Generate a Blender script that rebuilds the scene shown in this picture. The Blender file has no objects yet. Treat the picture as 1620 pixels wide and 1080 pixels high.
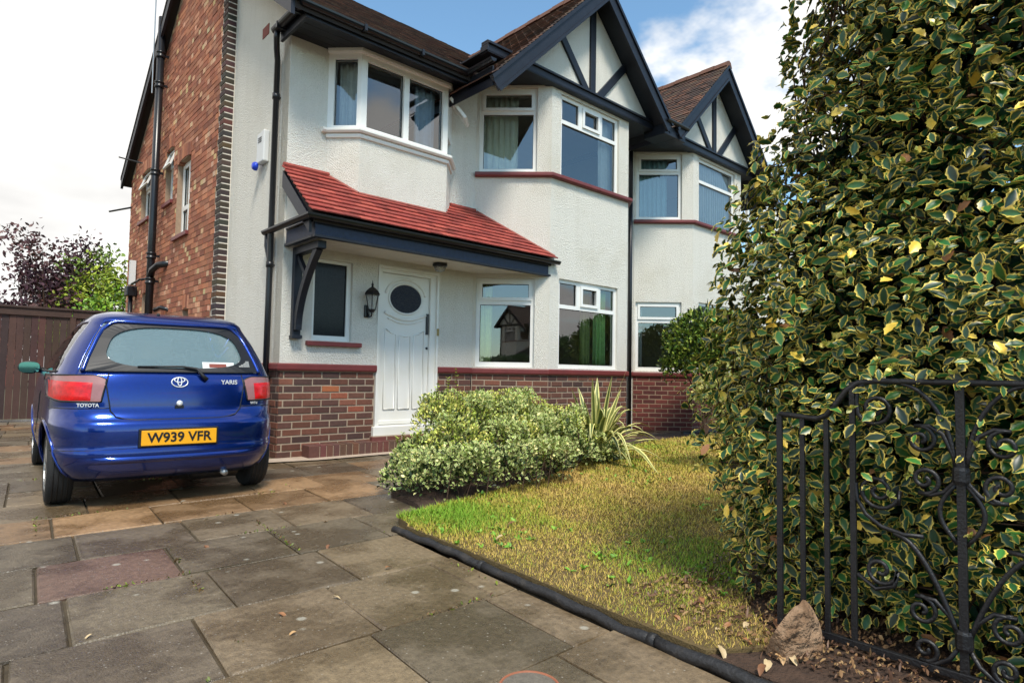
import bpy, bmesh, math, random
import numpy as np
from mathutils import Vector, Matrix
random.seed(7); RNG = np.random.default_rng(7)
S = bpy.context.scene; COL = S.collection
R = math.radians

# ---------------------------------------------------------------- camera
YAW, PITCH, ROLL, EYE = 0.741399627, 0.0514037066, 0.0178217139, 1.04
cy, sy, cp, sp, cr, sr = (math.cos(YAW), math.sin(YAW), math.cos(PITCH), math.sin(PITCH), math.cos(ROLL), math.sin(ROLL))
fw = Vector((sy*cp, cy*cp, sp)); rt = Vector((cy, -sy, 0)); up = rt.cross(fw)
r2 = rt*cr + up*sr; u2 = -rt*sr + up*cr
cd = bpy.data.cameras.new('camera'); cam = bpy.data.objects.new('camera', cd); COL.objects.link(cam)
cam.matrix_world = Matrix(((r2.x, u2.x, -fw.x, 0), (r2.y, u2.y, -fw.y, 0), (r2.z, u2.z, -fw.z, EYE), (0, 0, 0, 1)))
cd.sensor_width = 36; cd.lens = 974.678/1620*36; cd.clip_start = 0.05; cd.clip_end = 2000
S.camera = cam
# ---------------------------------------------------------------- sky, sun, exposure
SUN_AZ, SUN_EL = 205.0, 56.0            # degrees; azimuth clockwise from +Y
W = bpy.data.worlds.new('World'); S.world = W; W.use_nodes = True
nt = W.node_tree; nt.nodes.clear()
def wn(t, **k):
    n = nt.nodes.new(t)
    for a, b in k.items(): setattr(n, a, b)
    return n
def wl(a, b): nt.links.new(a, b)
def wmath(op, a, b=None, c=None):
    n = wn('ShaderNodeMath', operation=op)
    for i, v in enumerate((a, b, c)):
        if v is None: continue
        if isinstance(v, (int, float)): n.inputs[i].default_value = v
        else: wl(v, n.inputs[i])
    return n.outputs[0]
sky = wn('ShaderNodeTexSky'); sky.sky_type = 'NISHITA'; sky.sun_disc = False
sky.sun_elevation = R(SUN_EL); sky.sun_rotation = R(SUN_AZ); sky.dust_density = 0.4; sky.ozone_density = 0.9; sky.air_density = 0.9
tc = wn('ShaderNodeTexCoord'); sx = wn('ShaderNodeSeparateXYZ'); wl(tc.outputs['Generated'], sx.inputs[0])
zz = wmath('ADD', wmath('MAXIMUM', sx.outputs[2], 0.0), 0.22)
px = wmath('DIVIDE', sx.outputs[0], zz); py = wmath('DIVIDE', sx.outputs[1], zz)
cb = wn('ShaderNodeCombineXYZ'); wl(wmath('ADD', px, 0.41), cb.inputs[0]); wl(wmath('ADD', py, -0.12), cb.inputs[1]); cb.inputs[2].default_value = 2.0
nz = wn('ShaderNodeTexNoise'); nz.inputs['Scale'].default_value = 1.15; nz.inputs['Detail'].default_value = 7; nz.inputs['Roughness'].default_value = 0.56
wl(cb.outputs[0], nz.inputs['Vector'])
# a bank of cloud lies to the north-west, broken cloud elsewhere
bank = wmath('ADD', wmath('MULTIPLY', sx.outputs[0], -0.6), wmath('MULTIPLY', sx.outputs[1], 0.8))
bm_ = wn('ShaderNodeMapRange'); bm_.interpolation_type = 'SMOOTHSTEP'
wl(bank, bm_.inputs[0]); bm_.inputs[1].default_value = 0.40; bm_.inputs[2].default_value = 0.62; bm_.inputs[3].default_value = 0.0; bm_.inputs[4].default_value = 0.32
cov = wmath('ADD', nz.outputs[0], bm_.outputs[0])
cm = wn('ShaderNodeMapRange'); cm.interpolation_type = 'SMOOTHSTEP'; wl(cov, cm.inputs[0])
cm.inputs[1].default_value = 0.525; cm.inputs[2].default_value = 0.615
nz2 = wn('ShaderNodeTexNoise'); nz2.inputs['Scale'].default_value = 2.2; nz2.inputs['Detail'].default_value = 4; wl(cb.outputs[0], nz2.inputs['Vector'])
ccr = wn('ShaderNodeValToRGB'); wl(nz2.outputs[0], ccr.inputs[0])
ccr.color_ramp.elements[0].position = 0.3; ccr.color_ramp.elements[0].color = (0.50, 0.495, 0.485, 1)
ccr.color_ramp.elements[1].position = 0.7; ccr.color_ramp.elements[1].color = (0.74, 0.728, 0.705, 1)
tn = wn('ShaderNodeVectorMath', operation='MULTIPLY'); wl(sky.outputs[0], tn.inputs[0]); tn.inputs[1].default_value = (0.82, 1.0, 0.96)
b1 = wn('ShaderNodeBackground'); wl(tn.outputs[0], b1.inputs[0]); b1.inputs[1].default_value = 0.15
b2 = wn('ShaderNodeBackground'); wl(ccr.outputs[0], b2.inputs[0]); b2.inputs[1].default_value = 1.0
mx = wn('ShaderNodeMixShader'); wl(cm.outputs[0], mx.inputs[0]); wl(b1.outputs[0], mx.inputs[1]); wl(b2.outputs[0], mx.inputs[2])
wo = wn('ShaderNodeOutputWorld'); wl(mx.outputs[0], wo.inputs[0])
sd = bpy.data.lights.new('sun', 'SUN'); sun = bpy.data.objects.new('sun', sd); COL.objects.link(sun)
sd.energy = 2.5; sd.angle = R(14); sd.color = (1, 0.93, 0.82)
az, el = R(SUN_AZ), R(SUN_EL)
sun.rotation_euler = Vector((-math.sin(az)*math.cos(el), -math.cos(az)*math.cos(el), -math.sin(el))).to_track_quat('-Z', 'Y').to_euler()
sun.location = (0, -20, 30)
vs = S.view_settings; vs.view_transform = 'Standard'; vs.look = 'None'; vs.gamma = 1.0; vs.use_curve_mapping = False
vs.exposure = 0.8

# ---------------------------------------------------------------- materials
def lin(r, g, b):
    f = lambda c: (c/255/12.92) if c/255 <= 0.04045 else ((c/255+0.055)/1.055)**2.4
    return (f(r), f(g), f(b))
def mat(name, col=(0.5, 0.5, 0.5), rough=0.6, var=0.12, scale=6.0, bump=0.0, bscale=60.0, metal=0.0, coat=0.0, src=None,
        spec=0.5, stain=None, stain_scale=1.2, stain_pos=(0.45, 0.65), rvar=0.0, trans=0.0, bdist=0.01, spots=False, streak=0.0):
    m = bpy.data.materials.new(name); m.use_nodes = True; t = m.node_tree; N = t.nodes; L = t.links
    p = N['Principled BSDF']; p.inputs['Roughness'].default_value = rough; p.inputs['Metallic'].default_value = metal
    p.inputs['Coat Weight'].default_value = coat; p.inputs['Coat Roughness'].default_value = 0.08
    p.inputs['Specular IOR Level'].default_value = spec
    if trans: p.inputs['Subsurface Weight'].default_value = 0
    geo = N.new('ShaderNodeNewGeometry')
    if src == 'obj': n = N.new('ShaderNodeObjectInfo'); base = n.outputs['Color']
    elif src == 'attr': n = N.new('ShaderNodeAttribute'); n.attribute_name = 'col'; base = n.outputs['Color']
    else: n = N.new('ShaderNodeRGB'); n.outputs[0].default_value = (*col, 1); base = n.outputs[0]
    nz = N.new('ShaderNodeTexNoise'); nz.inputs['Scale'].default_value = scale; nz.inputs['Detail'].default_value = 8; nz.inputs['Roughness'].default_value = 0.65
    L.new(geo.outputs['Position'], nz.inputs['Vector'])
    mr = N.new('ShaderNodeMapRange'); L.new(nz.outputs[0], mr.inputs[0]); mr.inputs[1].default_value = 0.25; mr.inputs[2].default_value = 0.75
    mr.inputs[3].default_value = 1-var; mr.inputs[4].default_value = 1+var
    mul = N.new('ShaderNodeVectorMath'); mul.operation = 'SCALE'; L.new(base, mul.inputs[0]); L.new(mr.outputs[0], mul.inputs['Scale'])
    out = mul.outputs[0]
    if stain is not None:
        n2 = N.new('ShaderNodeTexNoise'); n2.inputs['Scale'].default_value = stain_scale; n2.inputs['Detail'].default_value = 6; n2.inputs['Roughness'].default_value = 0.6
        L.new(geo.outputs['Position'], n2.inputs['Vector'])
        m2 = N.new('ShaderNodeMapRange'); m2.interpolation_type = 'SMOOTHSTEP'; L.new(n2.outputs[0], m2.inputs[0]); m2.inputs[1].default_value = stain_pos[0]; m2.inputs[2].default_value = stain_pos[1]
        m2.inputs[4].default_value = stain[3] if len(stain) > 3 else 1.0
        mxn = N.new('ShaderNodeMix'); mxn.data_type = 'RGBA'; mxn.blend_type = 'MULTIPLY'
        L.new(m2.outputs[0], mxn.inputs['Factor']); L.new(out, mxn.inputs[6]); mxn.inputs[7].default_value = (*stain[:3], 1); out = mxn.outputs[2]
        if rvar:
            m3 = N.new('ShaderNodeMapRange'); L.new(m2.outputs[0], m3.inputs[0]); m3.inputs[3].default_value = rough; m3.inputs[4].default_value = max(0.05, rough-rvar); L.new(m3.outputs[0], p.inputs['Roughness'])
    if streak:                                  # rain streaks running down the face
        mp = N.new('ShaderNodeMapping'); mp.inputs['Scale'].default_value = (9, 9, 0.55); L.new(geo.outputs['Position'], mp.inputs['Vector'])
        n3 = N.new('ShaderNodeTexNoise'); n3.inputs['Scale'].default_value = 1.0; n3.inputs['Detail'].default_value = 5; L.new(mp.outputs[0], n3.inputs['Vector'])
        a3 = N.new('ShaderNodeMapRange'); L.new(n3.outputs[0], a3.inputs[0]); a3.inputs[1].default_value = 0.5; a3.inputs[2].default_value = 0.75; a3.inputs[3].default_value = 0; a3.inputs[4].default_value = streak
        mq = N.new('ShaderNodeMix'); mq.data_type = 'RGBA'; mq.blend_type = 'MULTIPLY'; L.new(a3.outputs[0], mq.inputs['Factor']); L.new(out, mq.inputs[6]); mq.inputs[7].default_value = (0.66, 0.62, 0.54, 1); out = mq.outputs[2]
    if spots:                                   # lichen dots and pale grit
        for vsc, r0, r1, cc in ((7.0, 0.10, 0.17, (0.42, 0.40, 0.33, 1)), (46.0, 0.12, 0.2, (0.34, 0.31, 0.26, 1)), (90.0, 0.1, 0.3, (0.03, 0.028, 0.025, 1))):
            v = N.new('ShaderNodeTexVoronoi'); v.inputs['Scale'].default_value = vsc; L.new(geo.outputs['Position'], v.inputs['Vector'])
            a = N.new('ShaderNodeMapRange'); L.new(v.outputs['Distance'], a.inputs[0]); a.inputs[1].default_value = r0; a.inputs[2].default_value = r1; a.inputs[3].default_value = 1; a.inputs[4].default_value = 0
            sp_c = N.new('ShaderNodeSeparateColor'); L.new(v.outputs['Color'], sp_c.inputs[0]); gt = N.new('ShaderNodeMath'); gt.operation = 'GREATER_THAN'; gt.inputs[1].default_value = 0.72; L.new(sp_c.outputs[0], gt.inputs[0])
            ml = N.new('ShaderNodeMath'); ml.operation = 'MULTIPLY'; L.new(a.outputs[0], ml.inputs[0]); L.new(gt.outputs[0], ml.inputs[1]); m8 = N.new('ShaderNodeMath'); m8.operation = 'MULTIPLY'; m8.inputs[1].default_value = 0.7; L.new(ml.outputs[0], m8.inputs[0])
            mq = N.new('ShaderNodeMix'); mq.data_type = 'RGBA'; L.new(m8.outputs[0], mq.inputs['Factor']); L.new(out, mq.inputs[6]); mq.inputs[7].default_value = cc; out = mq.outputs[2]
    L.new(out, p.inputs['Base Color'])
    if bump:
        nb = N.new('ShaderNodeTexNoise'); nb.inputs['Scale'].default_value = bscale; nb.inputs['Detail'].default_value = 4
        L.new(geo.outputs['Position'], nb.inputs['Vector'])
        b = N.new('ShaderNodeBump'); b.inputs['Strength'].default_value = bump; b.inputs['Distance'].default_value = bdist
        L.new(nb.outputs[0], b.inputs['Height']); L.new(b.outputs[0], p.inputs['Normal'])
    return m
def glass_mat(name, tint, refl, ior=1.45, rough=0.0, body=None, bodyf=0.0):
    m = bpy.data.materials.new(name); m.use_nodes = True; t = m.node_tree; N = t.nodes; L = t.links; N.clear()
    o = N.new('ShaderNodeOutputMaterial'); tr = N.new('ShaderNodeBsdfTransparent'); tr.inputs[0].default_value = (*tint, 1)
    gl = N.new('ShaderNodeBsdfGlossy'); gl.inputs['Roughness'].default_value = rough
    fr = N.new('ShaderNodeFresnel'); fr.inputs[0].default_value = ior
    ad = N.new('ShaderNodeMath'); ad.operation = 'ADD'; ad.use_clamp = True; ad.inputs[1].default_value = refl; L.new(fr.outputs[0], ad.inputs[0])
    mx = N.new('ShaderNodeMixShader'); L.new(ad.outputs[0], mx.inputs[0]); L.new(tr.outputs[0], mx.inputs[1]); L.new(gl.outputs[0], mx.inputs[2])
    last = mx.outputs[0]
    nb = N.new('ShaderNodeTexNoise'); nb.inputs['Scale'].default_value = 1.4; nb.inputs['Detail'].default_value = 1
    bp = N.new('ShaderNodeBump'); bp.inputs['Strength'].default_value = 0.015; bp.inputs['Distance'].default_value = 0.05
    ge = N.new('ShaderNodeNewGeometry'); L.new(ge.outputs['Position'], nb.inputs['Vector']); L.new(nb.outputs[0], bp.inputs['Height']); L.new(bp.outputs[0], gl.inputs['Normal'])
    if body is not None:
        df = N.new('ShaderNodeBsdfDiffuse'); df.inputs[0].default_value = (*body, 1)
        vo = N.new('ShaderNodeTexNoise'); vo.inputs['Scale'].default_value = 90; vo.inputs['Detail'].default_value = 3; L.new(ge.outputs['Position'], vo.inputs['Vector'])
        mr = N.new('ShaderNodeMapRange'); L.new(vo.outputs[0], mr.inputs[0]); mr.inputs[1].default_value = 0.35; mr.inputs[2].default_value = 0.65; mr.inputs[3].default_value = bodyf*0.9; mr.inputs[4].default_value = min(1, bodyf*1.1)
        m2 = N.new('ShaderNodeMixShader'); L.new(mr.outputs[0], m2.inputs[0]); L.new(last, m2.inputs[1]); L.new(df.outputs[0], m2.inputs[2]); last = m2.outputs[0]
    L.new(last, o.inputs[0]); return m

M = dict(
 render=mat('white roughcast', lin(229, 224, 212), 0.88, 0.05, 40, bump=1.0, bscale=95, bdist=0.025, streak=0.14, stain=(0.86, 0.84, 0.79, 0.55), stain_scale=0.9, stain_pos=(0.5, 0.72)),
 upvc=mat('white plastic frame', lin(228, 226, 220), 0.35, 0.04, 4),
 paint=mat('white gloss paint', lin(226, 224, 217), 0.3, 0.04, 5, stain=(0.88, 0.86, 0.8, 0.5), stain_scale=2.5),
 navy=mat('blue black paint', lin(25, 28, 37), 0.45, 0.35, 9, bump=0.15, bscale=40, spec=0.4),
 fascia=mat('navy fascia paint', lin(26, 38, 62), 0.5, 0.45, 22, bump=0.2, bscale=50, spec=0.4),
 black=mat('black plastic', lin(24, 25, 29), 0.3, 0.2, 10),
 edging=mat('scuffed black edging', lin(34, 34, 36), 0.55, 0.5, 30, bump=0.6, bscale=60, stain=(2.6, 2.2, 1.7, 0.8), stain_scale=9, stain_pos=(0.52, 0.7)),
 iron=mat('black wrought iron', lin(26, 26, 29), 0.45, 0.35, 30, bump=0.3, bscale=120, stain=(1.6, 1.0, 0.7, 0.4), stain_scale=14, stain_pos=(0.58, 0.7)),
 sill=mat('red brown sill paint', lin(112, 48, 46), 0.5, 0.18, 8, bump=0.15, bscale=60),
 brick=mat('brick face', rough=0.85, var=0.22, scale=26, bump=0.4, bscale=110, src='obj'),
 brickA=mat('brick face attribute', rough=0.88, var=0.2, scale=26, bump=0.35, bscale=110, src='attr'),
 mortar=mat('pale mortar', lin(160, 142, 122), 0.95, 0.15, 30, bump=0.3, bscale=150),
 mortar_w=mat('white mortar', lin(214, 204, 190), 0.95, 0.1, 30),
 mortar_d=mat('grey brown mortar', lin(152, 128, 106), 0.95, 0.2, 20),
 tile=mat('red clay tile', rough=0.78, var=0.22, scale=24, bump=0.4, bscale=80, src='obj', stain=(0.66, 0.62, 0.56, 0.75), stain_scale=3.2, stain_pos=(0.46, 0.68)),
 tileA=mat('brown roof tile', rough=0.85, var=0.28, scale=12, bump=0.3, bscale=70, src='attr'),
 deck=mat('roof underlay', lin(44, 36, 32), 0.9, 0.2, 10),
 soffit=mat('white soffit board', lin(214, 208, 196), 0.55, 0.05, 6),
 slab=mat('concrete slab', rough=0.46, var=0.42, scale=34, bump=0.45, bscale=130, src='obj', stain=(0.52, 0.49, 0.43, 0.8), stain_scale=2.1, stain_pos=(0.42, 0.58), rvar=0.26, spots=True),
 joint=mat('dark joint sand', lin(72, 62, 46), 0.95, 0.4, 12, bump=0.5, bscale=80),
 cement=mat('cement strip', lin(176, 158, 140), 0.85, 0.2, 8, bump=0.3, bscale=80),
 soil=mat('brown soil', lin(70, 52, 40), 0.95, 0.4, 18, bump=0.8, bscale=60, bdist=0.03),
 turf=mat('dry turf', lin(96, 80, 48), 0.95, 0.35, 20, bump=0.7, bscale=120),
 asphalt=mat('asphalt', (0.05, 0.05, 0.052), 0.85, 0.25, 12, bump=0.4, bscale=150),
 ground=mat('earth', lin(92, 88, 62), 0.95, 0.3, 2),
 glass=glass_mat('window glass', (0.92, 0.94, 0.93), 0.16),
 glass_ob=glass_mat('obscured glass', (0.2, 0.22, 0.24), 0.03, body=(0.02, 0.022, 0.025), bodyf=0.7, rough=0.15),
 glass_lead=glass_mat('dark leaded glass', (0.15, 0.17, 0.2), 0.02, body=(0.012, 0.016, 0.03), bodyf=0.75, rough=0.2),
 glass_car=glass_mat('wet car glass', (0.78, 0.94, 0.95), 0.06, body=(0.46, 0.66, 0.7), bodyf=0.26),
 glass_side=glass_mat('car side glass', (0.5, 0.56, 0.56), 0.08),
 glass_mir=mat('mirror glass', (0.07, 0.2, 0.24), 0.03, 0, metal=1.0),
 lampglass=glass_mat('lamp glass', (0.85, 0.86, 0.84), 0.06, body=(0.7, 0.7, 0.66), bodyf=0.3),
 room=mat('room wall', lin(198, 184, 160), 0.9, 0.05),
 roomw=mat('room ceiling', lin(226, 222, 214), 0.9, 0.03),
 floorc=mat('room carpet', lin(96, 82, 70), 0.95, 0.1),
 curt=mat('curtain cloth', rough=0.9, var=0.08, scale=20, src='obj'),
 fence=mat('brown stained timber', rough=0.75, var=0.25, scale=5, bump=0.3, bscale=30, src='obj'),
 leaf=mat('glossy leaf', rough=0.38, var=0.16, scale=60, src='attr', spec=0.5),
 leafm=mat('matt leaf', rough=0.5, var=0.15, scale=40, src='attr', spec=0.4),
 grass=mat('grass blade', rough=0.6, var=0.1, scale=40, src='attr', spec=0.3),
 wood=mat('twig bark', lin(78, 58, 44), 0.9, 0.3, 30, bump=0.3),
 stone=mat('sandstone', lin(150, 122, 96), 0.9, 0.4, 22, bump=1.0, bscale=26, bdist=0.05, stain=(0.62, 0.55, 0.48, 0.9), stain_scale=8),
 carblue=mat('metallic blue car paint', lin(2, 44, 126), 0.26, 0.12, 40, metal=0.8, coat=1.0),
 carpl=mat('car black trim', lin(20, 20, 22), 0.5, 0.15, 20),
 rubber=mat('tyre rubber', lin(30, 30, 31), 0.8, 0.2, 30, bump=0.2, bscale=90),
 alloy=mat('alloy wheel', lin(168, 168, 166), 0.35, 0.15, 12, metal=0.7),
 chrome=mat('chrome badge', (0.75, 0.75, 0.75), 0.3, 0.05, metal=0.35),
 redlens=mat('red lens', lin(200, 4, 12), 0.3, 0.45, 26, coat=0.25),
 clearlens=mat('pale lens', lin(150, 104, 102), 0.3, 0.12, 30, coat=0.25),
 plate=mat('yellow plate', lin(238, 168, 20), 0.4, 0.04, 6),
 seat=mat('seat cloth', lin(34, 46, 50), 0.9, 0.2, 30),
 white=mat('white plastic', lin(210, 210, 207), 0.4, 0.03),
 bluep=mat('blue plastic', lin(20, 60, 190), 0.3, 0.05),
 brass=mat('bell brass', lin(150, 130, 84), 0.4, 0.1, metal=0.6),
 orange=mat('orange painted ring', lin(150, 92, 66), 0.7, 0.2, 20),
 airbrick=mat('air brick', lin(128, 66, 56), 0.85, 0.2, 20),
)

# ---------------------------------------------------------------- helpers
def tag(o, label=None, cat=None, group=None, kind=None):
    if label: o['label'] = label
    if cat: o['category'] = cat
    if group: o['group'] = group
    if kind: o['kind'] = kind
    return o
def empty(name, loc=(0, 0, 0), parent=None):
    o = bpy.data.objects.new(name, None); o.empty_display_size = 0.2; COL.objects.link(o); o.location = loc; o.parent = parent
    return o
def link(name, me, parent=None, color=None, loc=None):
    o = bpy.data.objects.new(name, me); COL.objects.link(o); o.parent = parent
    if color is not None: o.color = (*color, 1)
    if loc is not None: o.location = loc
    return o
class MB:
    def __init__(s): s.v = []; s.f = []; s.c = []
    def add(s, vs, fs, M_=None, c=None):
        n = len(s.v)
        if M_ is not None: vs = [M_ @ Vector(v) for v in vs]
        s.v += [tuple(v) for v in vs]; s.f += [tuple(i+n for i in f) for f in fs]; s.c += [c]*len(fs); return s
    def box(s, lo, hi, M_=None, c=None):
        (a, b, d), (e, f, g) = lo, hi
        return s.add([(a, b, d), (e, b, d), (e, f, d), (a, f, d), (a, b, g), (e, b, g), (e, f, g), (a, f, g)],
              [(3, 2, 1, 0), (4, 5, 6, 7), (0, 1, 5, 4), (1, 2, 6, 5), (2, 3, 7, 6), (3, 0, 4, 7)], M_, c)
    def prism(s, poly, d0, d1, M_=None, c=None):      # poly in local (u, z), extruded along the third axis
        n = len(poly)
        return s.add([(u, z, d0) for u, z in poly]+[(u, z, d1) for u, z in poly],
              [tuple(range(n-1, -1, -1)), tuple(range(n, 2*n))]+[(i, (i+1) % n, n+(i+1) % n, n+i) for i in range(n)], M_, c)
    def bar(s, a, b, w, h, upv=(0, 0, 1), M_=None, c=None):  # rectangular bar from a to b
        a = Vector(a); b = Vector(b); d = (b-a).normalized(); x = d.cross(Vector(upv)).normalized(); y = x.cross(d)
        vs = [p+x*(i*w/2)+y*(j*h/2) for p in (a, b) for i, j in ((-1, -1), (1, -1), (1, 1), (-1, 1))]
        return s.add(vs, [(3, 2, 1, 0), (4, 5, 6, 7), (0, 1, 5, 4), (1, 2, 6, 5), (2, 3, 7, 6), (3, 0, 4, 7)], M_, c)
    def tube(s, pts, r, n=8, M_=None, c=None, cap=True, half=False):
        pts = [Vector(p) for p in pts]; rr = r if isinstance(r, (list, tuple)) else [r]*len(pts)
        base = len(s.v); vs = []; up0 = None
        for i, p in enumerate(pts):
            d = (pts[min(i+1, len(pts)-1)]-pts[max(i-1, 0)])
            if d.length < 1e-9: d = Vector((0, 0, 1))
            d.normalize()
            if up0 is None:
                ref = Vector((0, 0, 1)) if abs(d.z) < 0.9 else Vector((1, 0, 0))
                up0 = (ref-d*ref.dot(d)).normalized()
            else: up0 = (up0-d*up0.dot(d)).normalized()
            x = d.cross(up0)
            for k in range(n):
                a = 2*math.pi*k/n; vs.append(p+(x*math.cos(a)+up0*math.sin(a))*rr[i])
        fs = []
        for i in range(len(pts)-1):
            for k in range(n): fs.append((i*n+k, i*n+(k+1) % n, (i+1)*n+(k+1) % n, (i+1)*n+k))
        if cap: fs += [tuple(range(n-1, -1, -1)), tuple((len(pts)-1)*n+k for k in range(n))]
        return s.add(vs, fs, M_, c)
    def lathe(s, prof, n=20, M_=None, c=None):        # prof (r, h) about local z
        vs = []; fs = []
        for r, h in prof:
            for k in range(n): a = 2*math.pi*k/n; vs.append((r*math.cos(a), r*math.sin(a), h))
        for i in range(len(prof)-1):
            for k in range(n): fs.append((i*n+k, i*n+(k+1) % n, (i+1)*n+(k+1) % n, (i+1)*n+k))
        fs += [tuple(range(n-1, -1, -1)), tuple((len(prof)-1)*n+k for k in range(n))]
        return s.add(vs, fs, M_, c)
    def grid(s, fn, nu, nv, M_=None, c=None):
        vs = [fn(i/nu, j/nv) for j in range(nv+1) for i in range(nu+1)]
        fs = [(j*(nu+1)+i, j*(nu+1)+i+1, (j+1)*(nu+1)+i+1, (j+1)*(nu+1)+i) for j in range(nv) for i in range(nu)]
        return s.add(vs, fs, M_, c)
    def wall(s, u0, u1, z0, z1, holes, d0, d1, M_):   # rectangle with rectangular openings, from depth d0 to d1
        us = sorted({u0, u1, *[min(max(h[i], u0), u1) for h in holes for i in (0, 1)]})
        zs = sorted({z0, z1, *[min(max(h[i], z0), z1) for h in holes for i in (2, 3)]})
        def solid(i, j):
            if i < 0 or j < 0 or i >= len(us)-1 or j >= len(zs)-1: return False
            cu = (us[i]+us[i+1])/2; cz = (zs[j]+zs[j+1])/2
            return not any(h[0] < cu < h[1] and h[2] < cz < h[3] for h in holes)
        for i in range(len(us)-1):
            for j in range(len(zs)-1):
                if not solid(i, j): continue
                a, b, c, d = us[i], us[i+1], zs[j], zs[j+1]
                s.add([(a, c, d1), (b, c, d1), (b, d, d1), (a, d, d1)], [(0, 1, 2, 3)], M_)
                s.add([(a, c, d0), (b, c, d0), (b, d, d0), (a, d, d0)], [(3, 2, 1, 0)], M_)
                for (ii, jj, p, q) in ((i-1, j, (a, c), (a, d)), (i+1, j, (b, d), (b, c)), (i, j-1, (b, c), (a, c)), (i, j+1, (a, d), (b, d))):
                    if not solid(ii, jj): s.add([(*p, d0), (*p, d1), (*q, d1), (*q, d0)], [(0, 1, 2, 3)], M_)
        return s
    def mesh(s, name, mt, smooth=False, fix=True):
        me = bpy.data.meshes.new(name); me.from_pydata(s.v, [], s.f)
        if fix:
            b = bmesh.new(); b.from_mesh(me); bmesh.ops.recalc_face_normals(b, faces=b.faces); b.to_mesh(me); b.free()
        me.materials.append(mt)
        if any(c is not None for c in s.c):
            at = me.attributes.new('col', 'FLOAT_COLOR', 'CORNER'); arr = []
            for f, c in zip(s.f, s.c): arr += [x for _ in f for x in (*(c or (0.5, 0.5, 0.5)), 1)]
            at.data.foreach_set('color', np.array(arr, dtype=np.float32))
        if smooth: me.polygons.foreach_set('use_smooth', [True]*len(me.polygons)); 
        me.update(); return me
    def build(s, name, mt, parent=None, smooth=False, kind=None, color=None, bevel=0, fix=True):
        me = s.mesh(name, mt, smooth, fix)
        o = link(name, me, parent, color)
        if kind: o['kind'] = kind
        if bevel:
            b = o.modifiers.new('bevel', 'BEVEL'); b.width = bevel; b.segments = 2; b.limit_method = 'ANGLE'
        if smooth and not bevel:
            try: me.shade_smooth_by_angle(R(40))
            except Exception: pass
        return o
def fr(x, y, ux, uy):                                  # wall frame: local (along, up, outward)
    l = math.hypot(ux, uy); ux /= l; uy /= l
    return Matrix(((ux, 0, uy, x), (uy, 0, -ux, y), (0, 1, 0, 0), (0, 0, 0, 1)))
def text_mesh(body, size, ext, mt, bold=0.0):
    c = bpy.data.curves.new('t', 'FONT'); c.body = body; c.size = size; c.extrude = ext; c.align_x = 'CENTER'; c.align_y = 'CENTER'; c.offset = bold
    o = bpy.data.objects.new('t', c); COL.objects.link(o); dg = bpy.context.evaluated_depsgraph_get()
    me = bpy.data.meshes.new_from_object(o.evaluated_get(dg)); bpy.data.objects.remove(o); bpy.data.curves.remove(c)
    me.materials.clear(); me.materials.append(mt); return me
def np_mesh(name, V, F, mt, colors=None, smooth=False):     # F: (n,k) equal-size polygons
    me = bpy.data.meshes.new(name); V = np.asarray(V, np.float32); F = np.asarray(F, np.int32)
    me.vertices.add(len(V)); me.vertices.foreach_set('co', V.ravel())
    k = F.shape[1]; me.loops.add(F.size); me.loops.foreach_set('vertex_index', F.ravel())
    me.polygons.add(len(F)); me.polygons.foreach_set('loop_start', np.arange(0, F.size, k, dtype=np.int32))
    me.polygons.foreach_set('loop_total', np.full(len(F), k, np.int32))
    if smooth: me.polygons.foreach_set('use_smooth', np.ones(len(F), bool))
    if colors is not None:
        at = me.attributes.new('col', 'FLOAT_COLOR', 'POINT'); C4 = np.ones((len(V), 4), np.float32); C4[:, :3] = colors; at.data.foreach_set('color', C4.ravel())
    me.materials.append(mt); me.update(calc_edges=True); me.validate(); return me
def rot_to(dirs, roll):                                # rotation matrices taking +x to dirs, z roughly along 'up', with roll
    d = dirs/np.linalg.norm(dirs, axis=1, keepdims=True)
    upv = np.tile([0, 0, 1.0], (len(d), 1)); upv[np.abs(d[:, 2]) > 0.95] = [1, 0, 0]
    y = np.cross(upv, d); y /= np.linalg.norm(y, axis=1, keepdims=True); z = np.cross(d, y)
    c, s_ = np.cos(roll)[:, None], np.sin(roll)[:, None]
    y2 = y*c+z*s_; z2 = -y*s_+z*c
    return np.stack([d, y2, z2], axis=2)
def cloud(name, base_v, base_f, pos, rot, scale, colors, mt, parent=None, kind='stuff', smooth=False):
    base_v = np.asarray(base_v, float); base_f = np.asarray(base_f); n = len(base_v); k = len(pos)
    V = np.einsum('kij,nj->kni', rot, base_v)*np.asarray(scale).reshape(k, 1, -1)+np.asarray(pos)[:, None, :]
    F = (base_f[None]+(np.arange(k)*n)[:, None, None]).reshape(-1, base_f.shape[1])
    C = colors.reshape(-1, 3) if colors.ndim == 3 else np.repeat(colors, n, axis=0)
    o = link(name, np_mesh(name, V.reshape(-1, 3), F, mt, C, smooth), parent)
    if kind: o['kind'] = kind
    return o
def vnoise(x, y, s=1.0, seed=0):
    x = np.asarray(x)*s; y = np.asarray(y)*s; r = 0
    g = np.random.default_rng(seed)
    for i in range(7):
        a = g.uniform(0, 6.28); k = g.uniform(0.7, 2.6); r = r+np.sin(k*(x*np.cos(a)+y*np.sin(a))+g.uniform(0, 6.28)+0.7*np.sin(1.3*k*(x*np.sin(a)-y*np.cos(a))))
    return r/4.0
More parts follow.
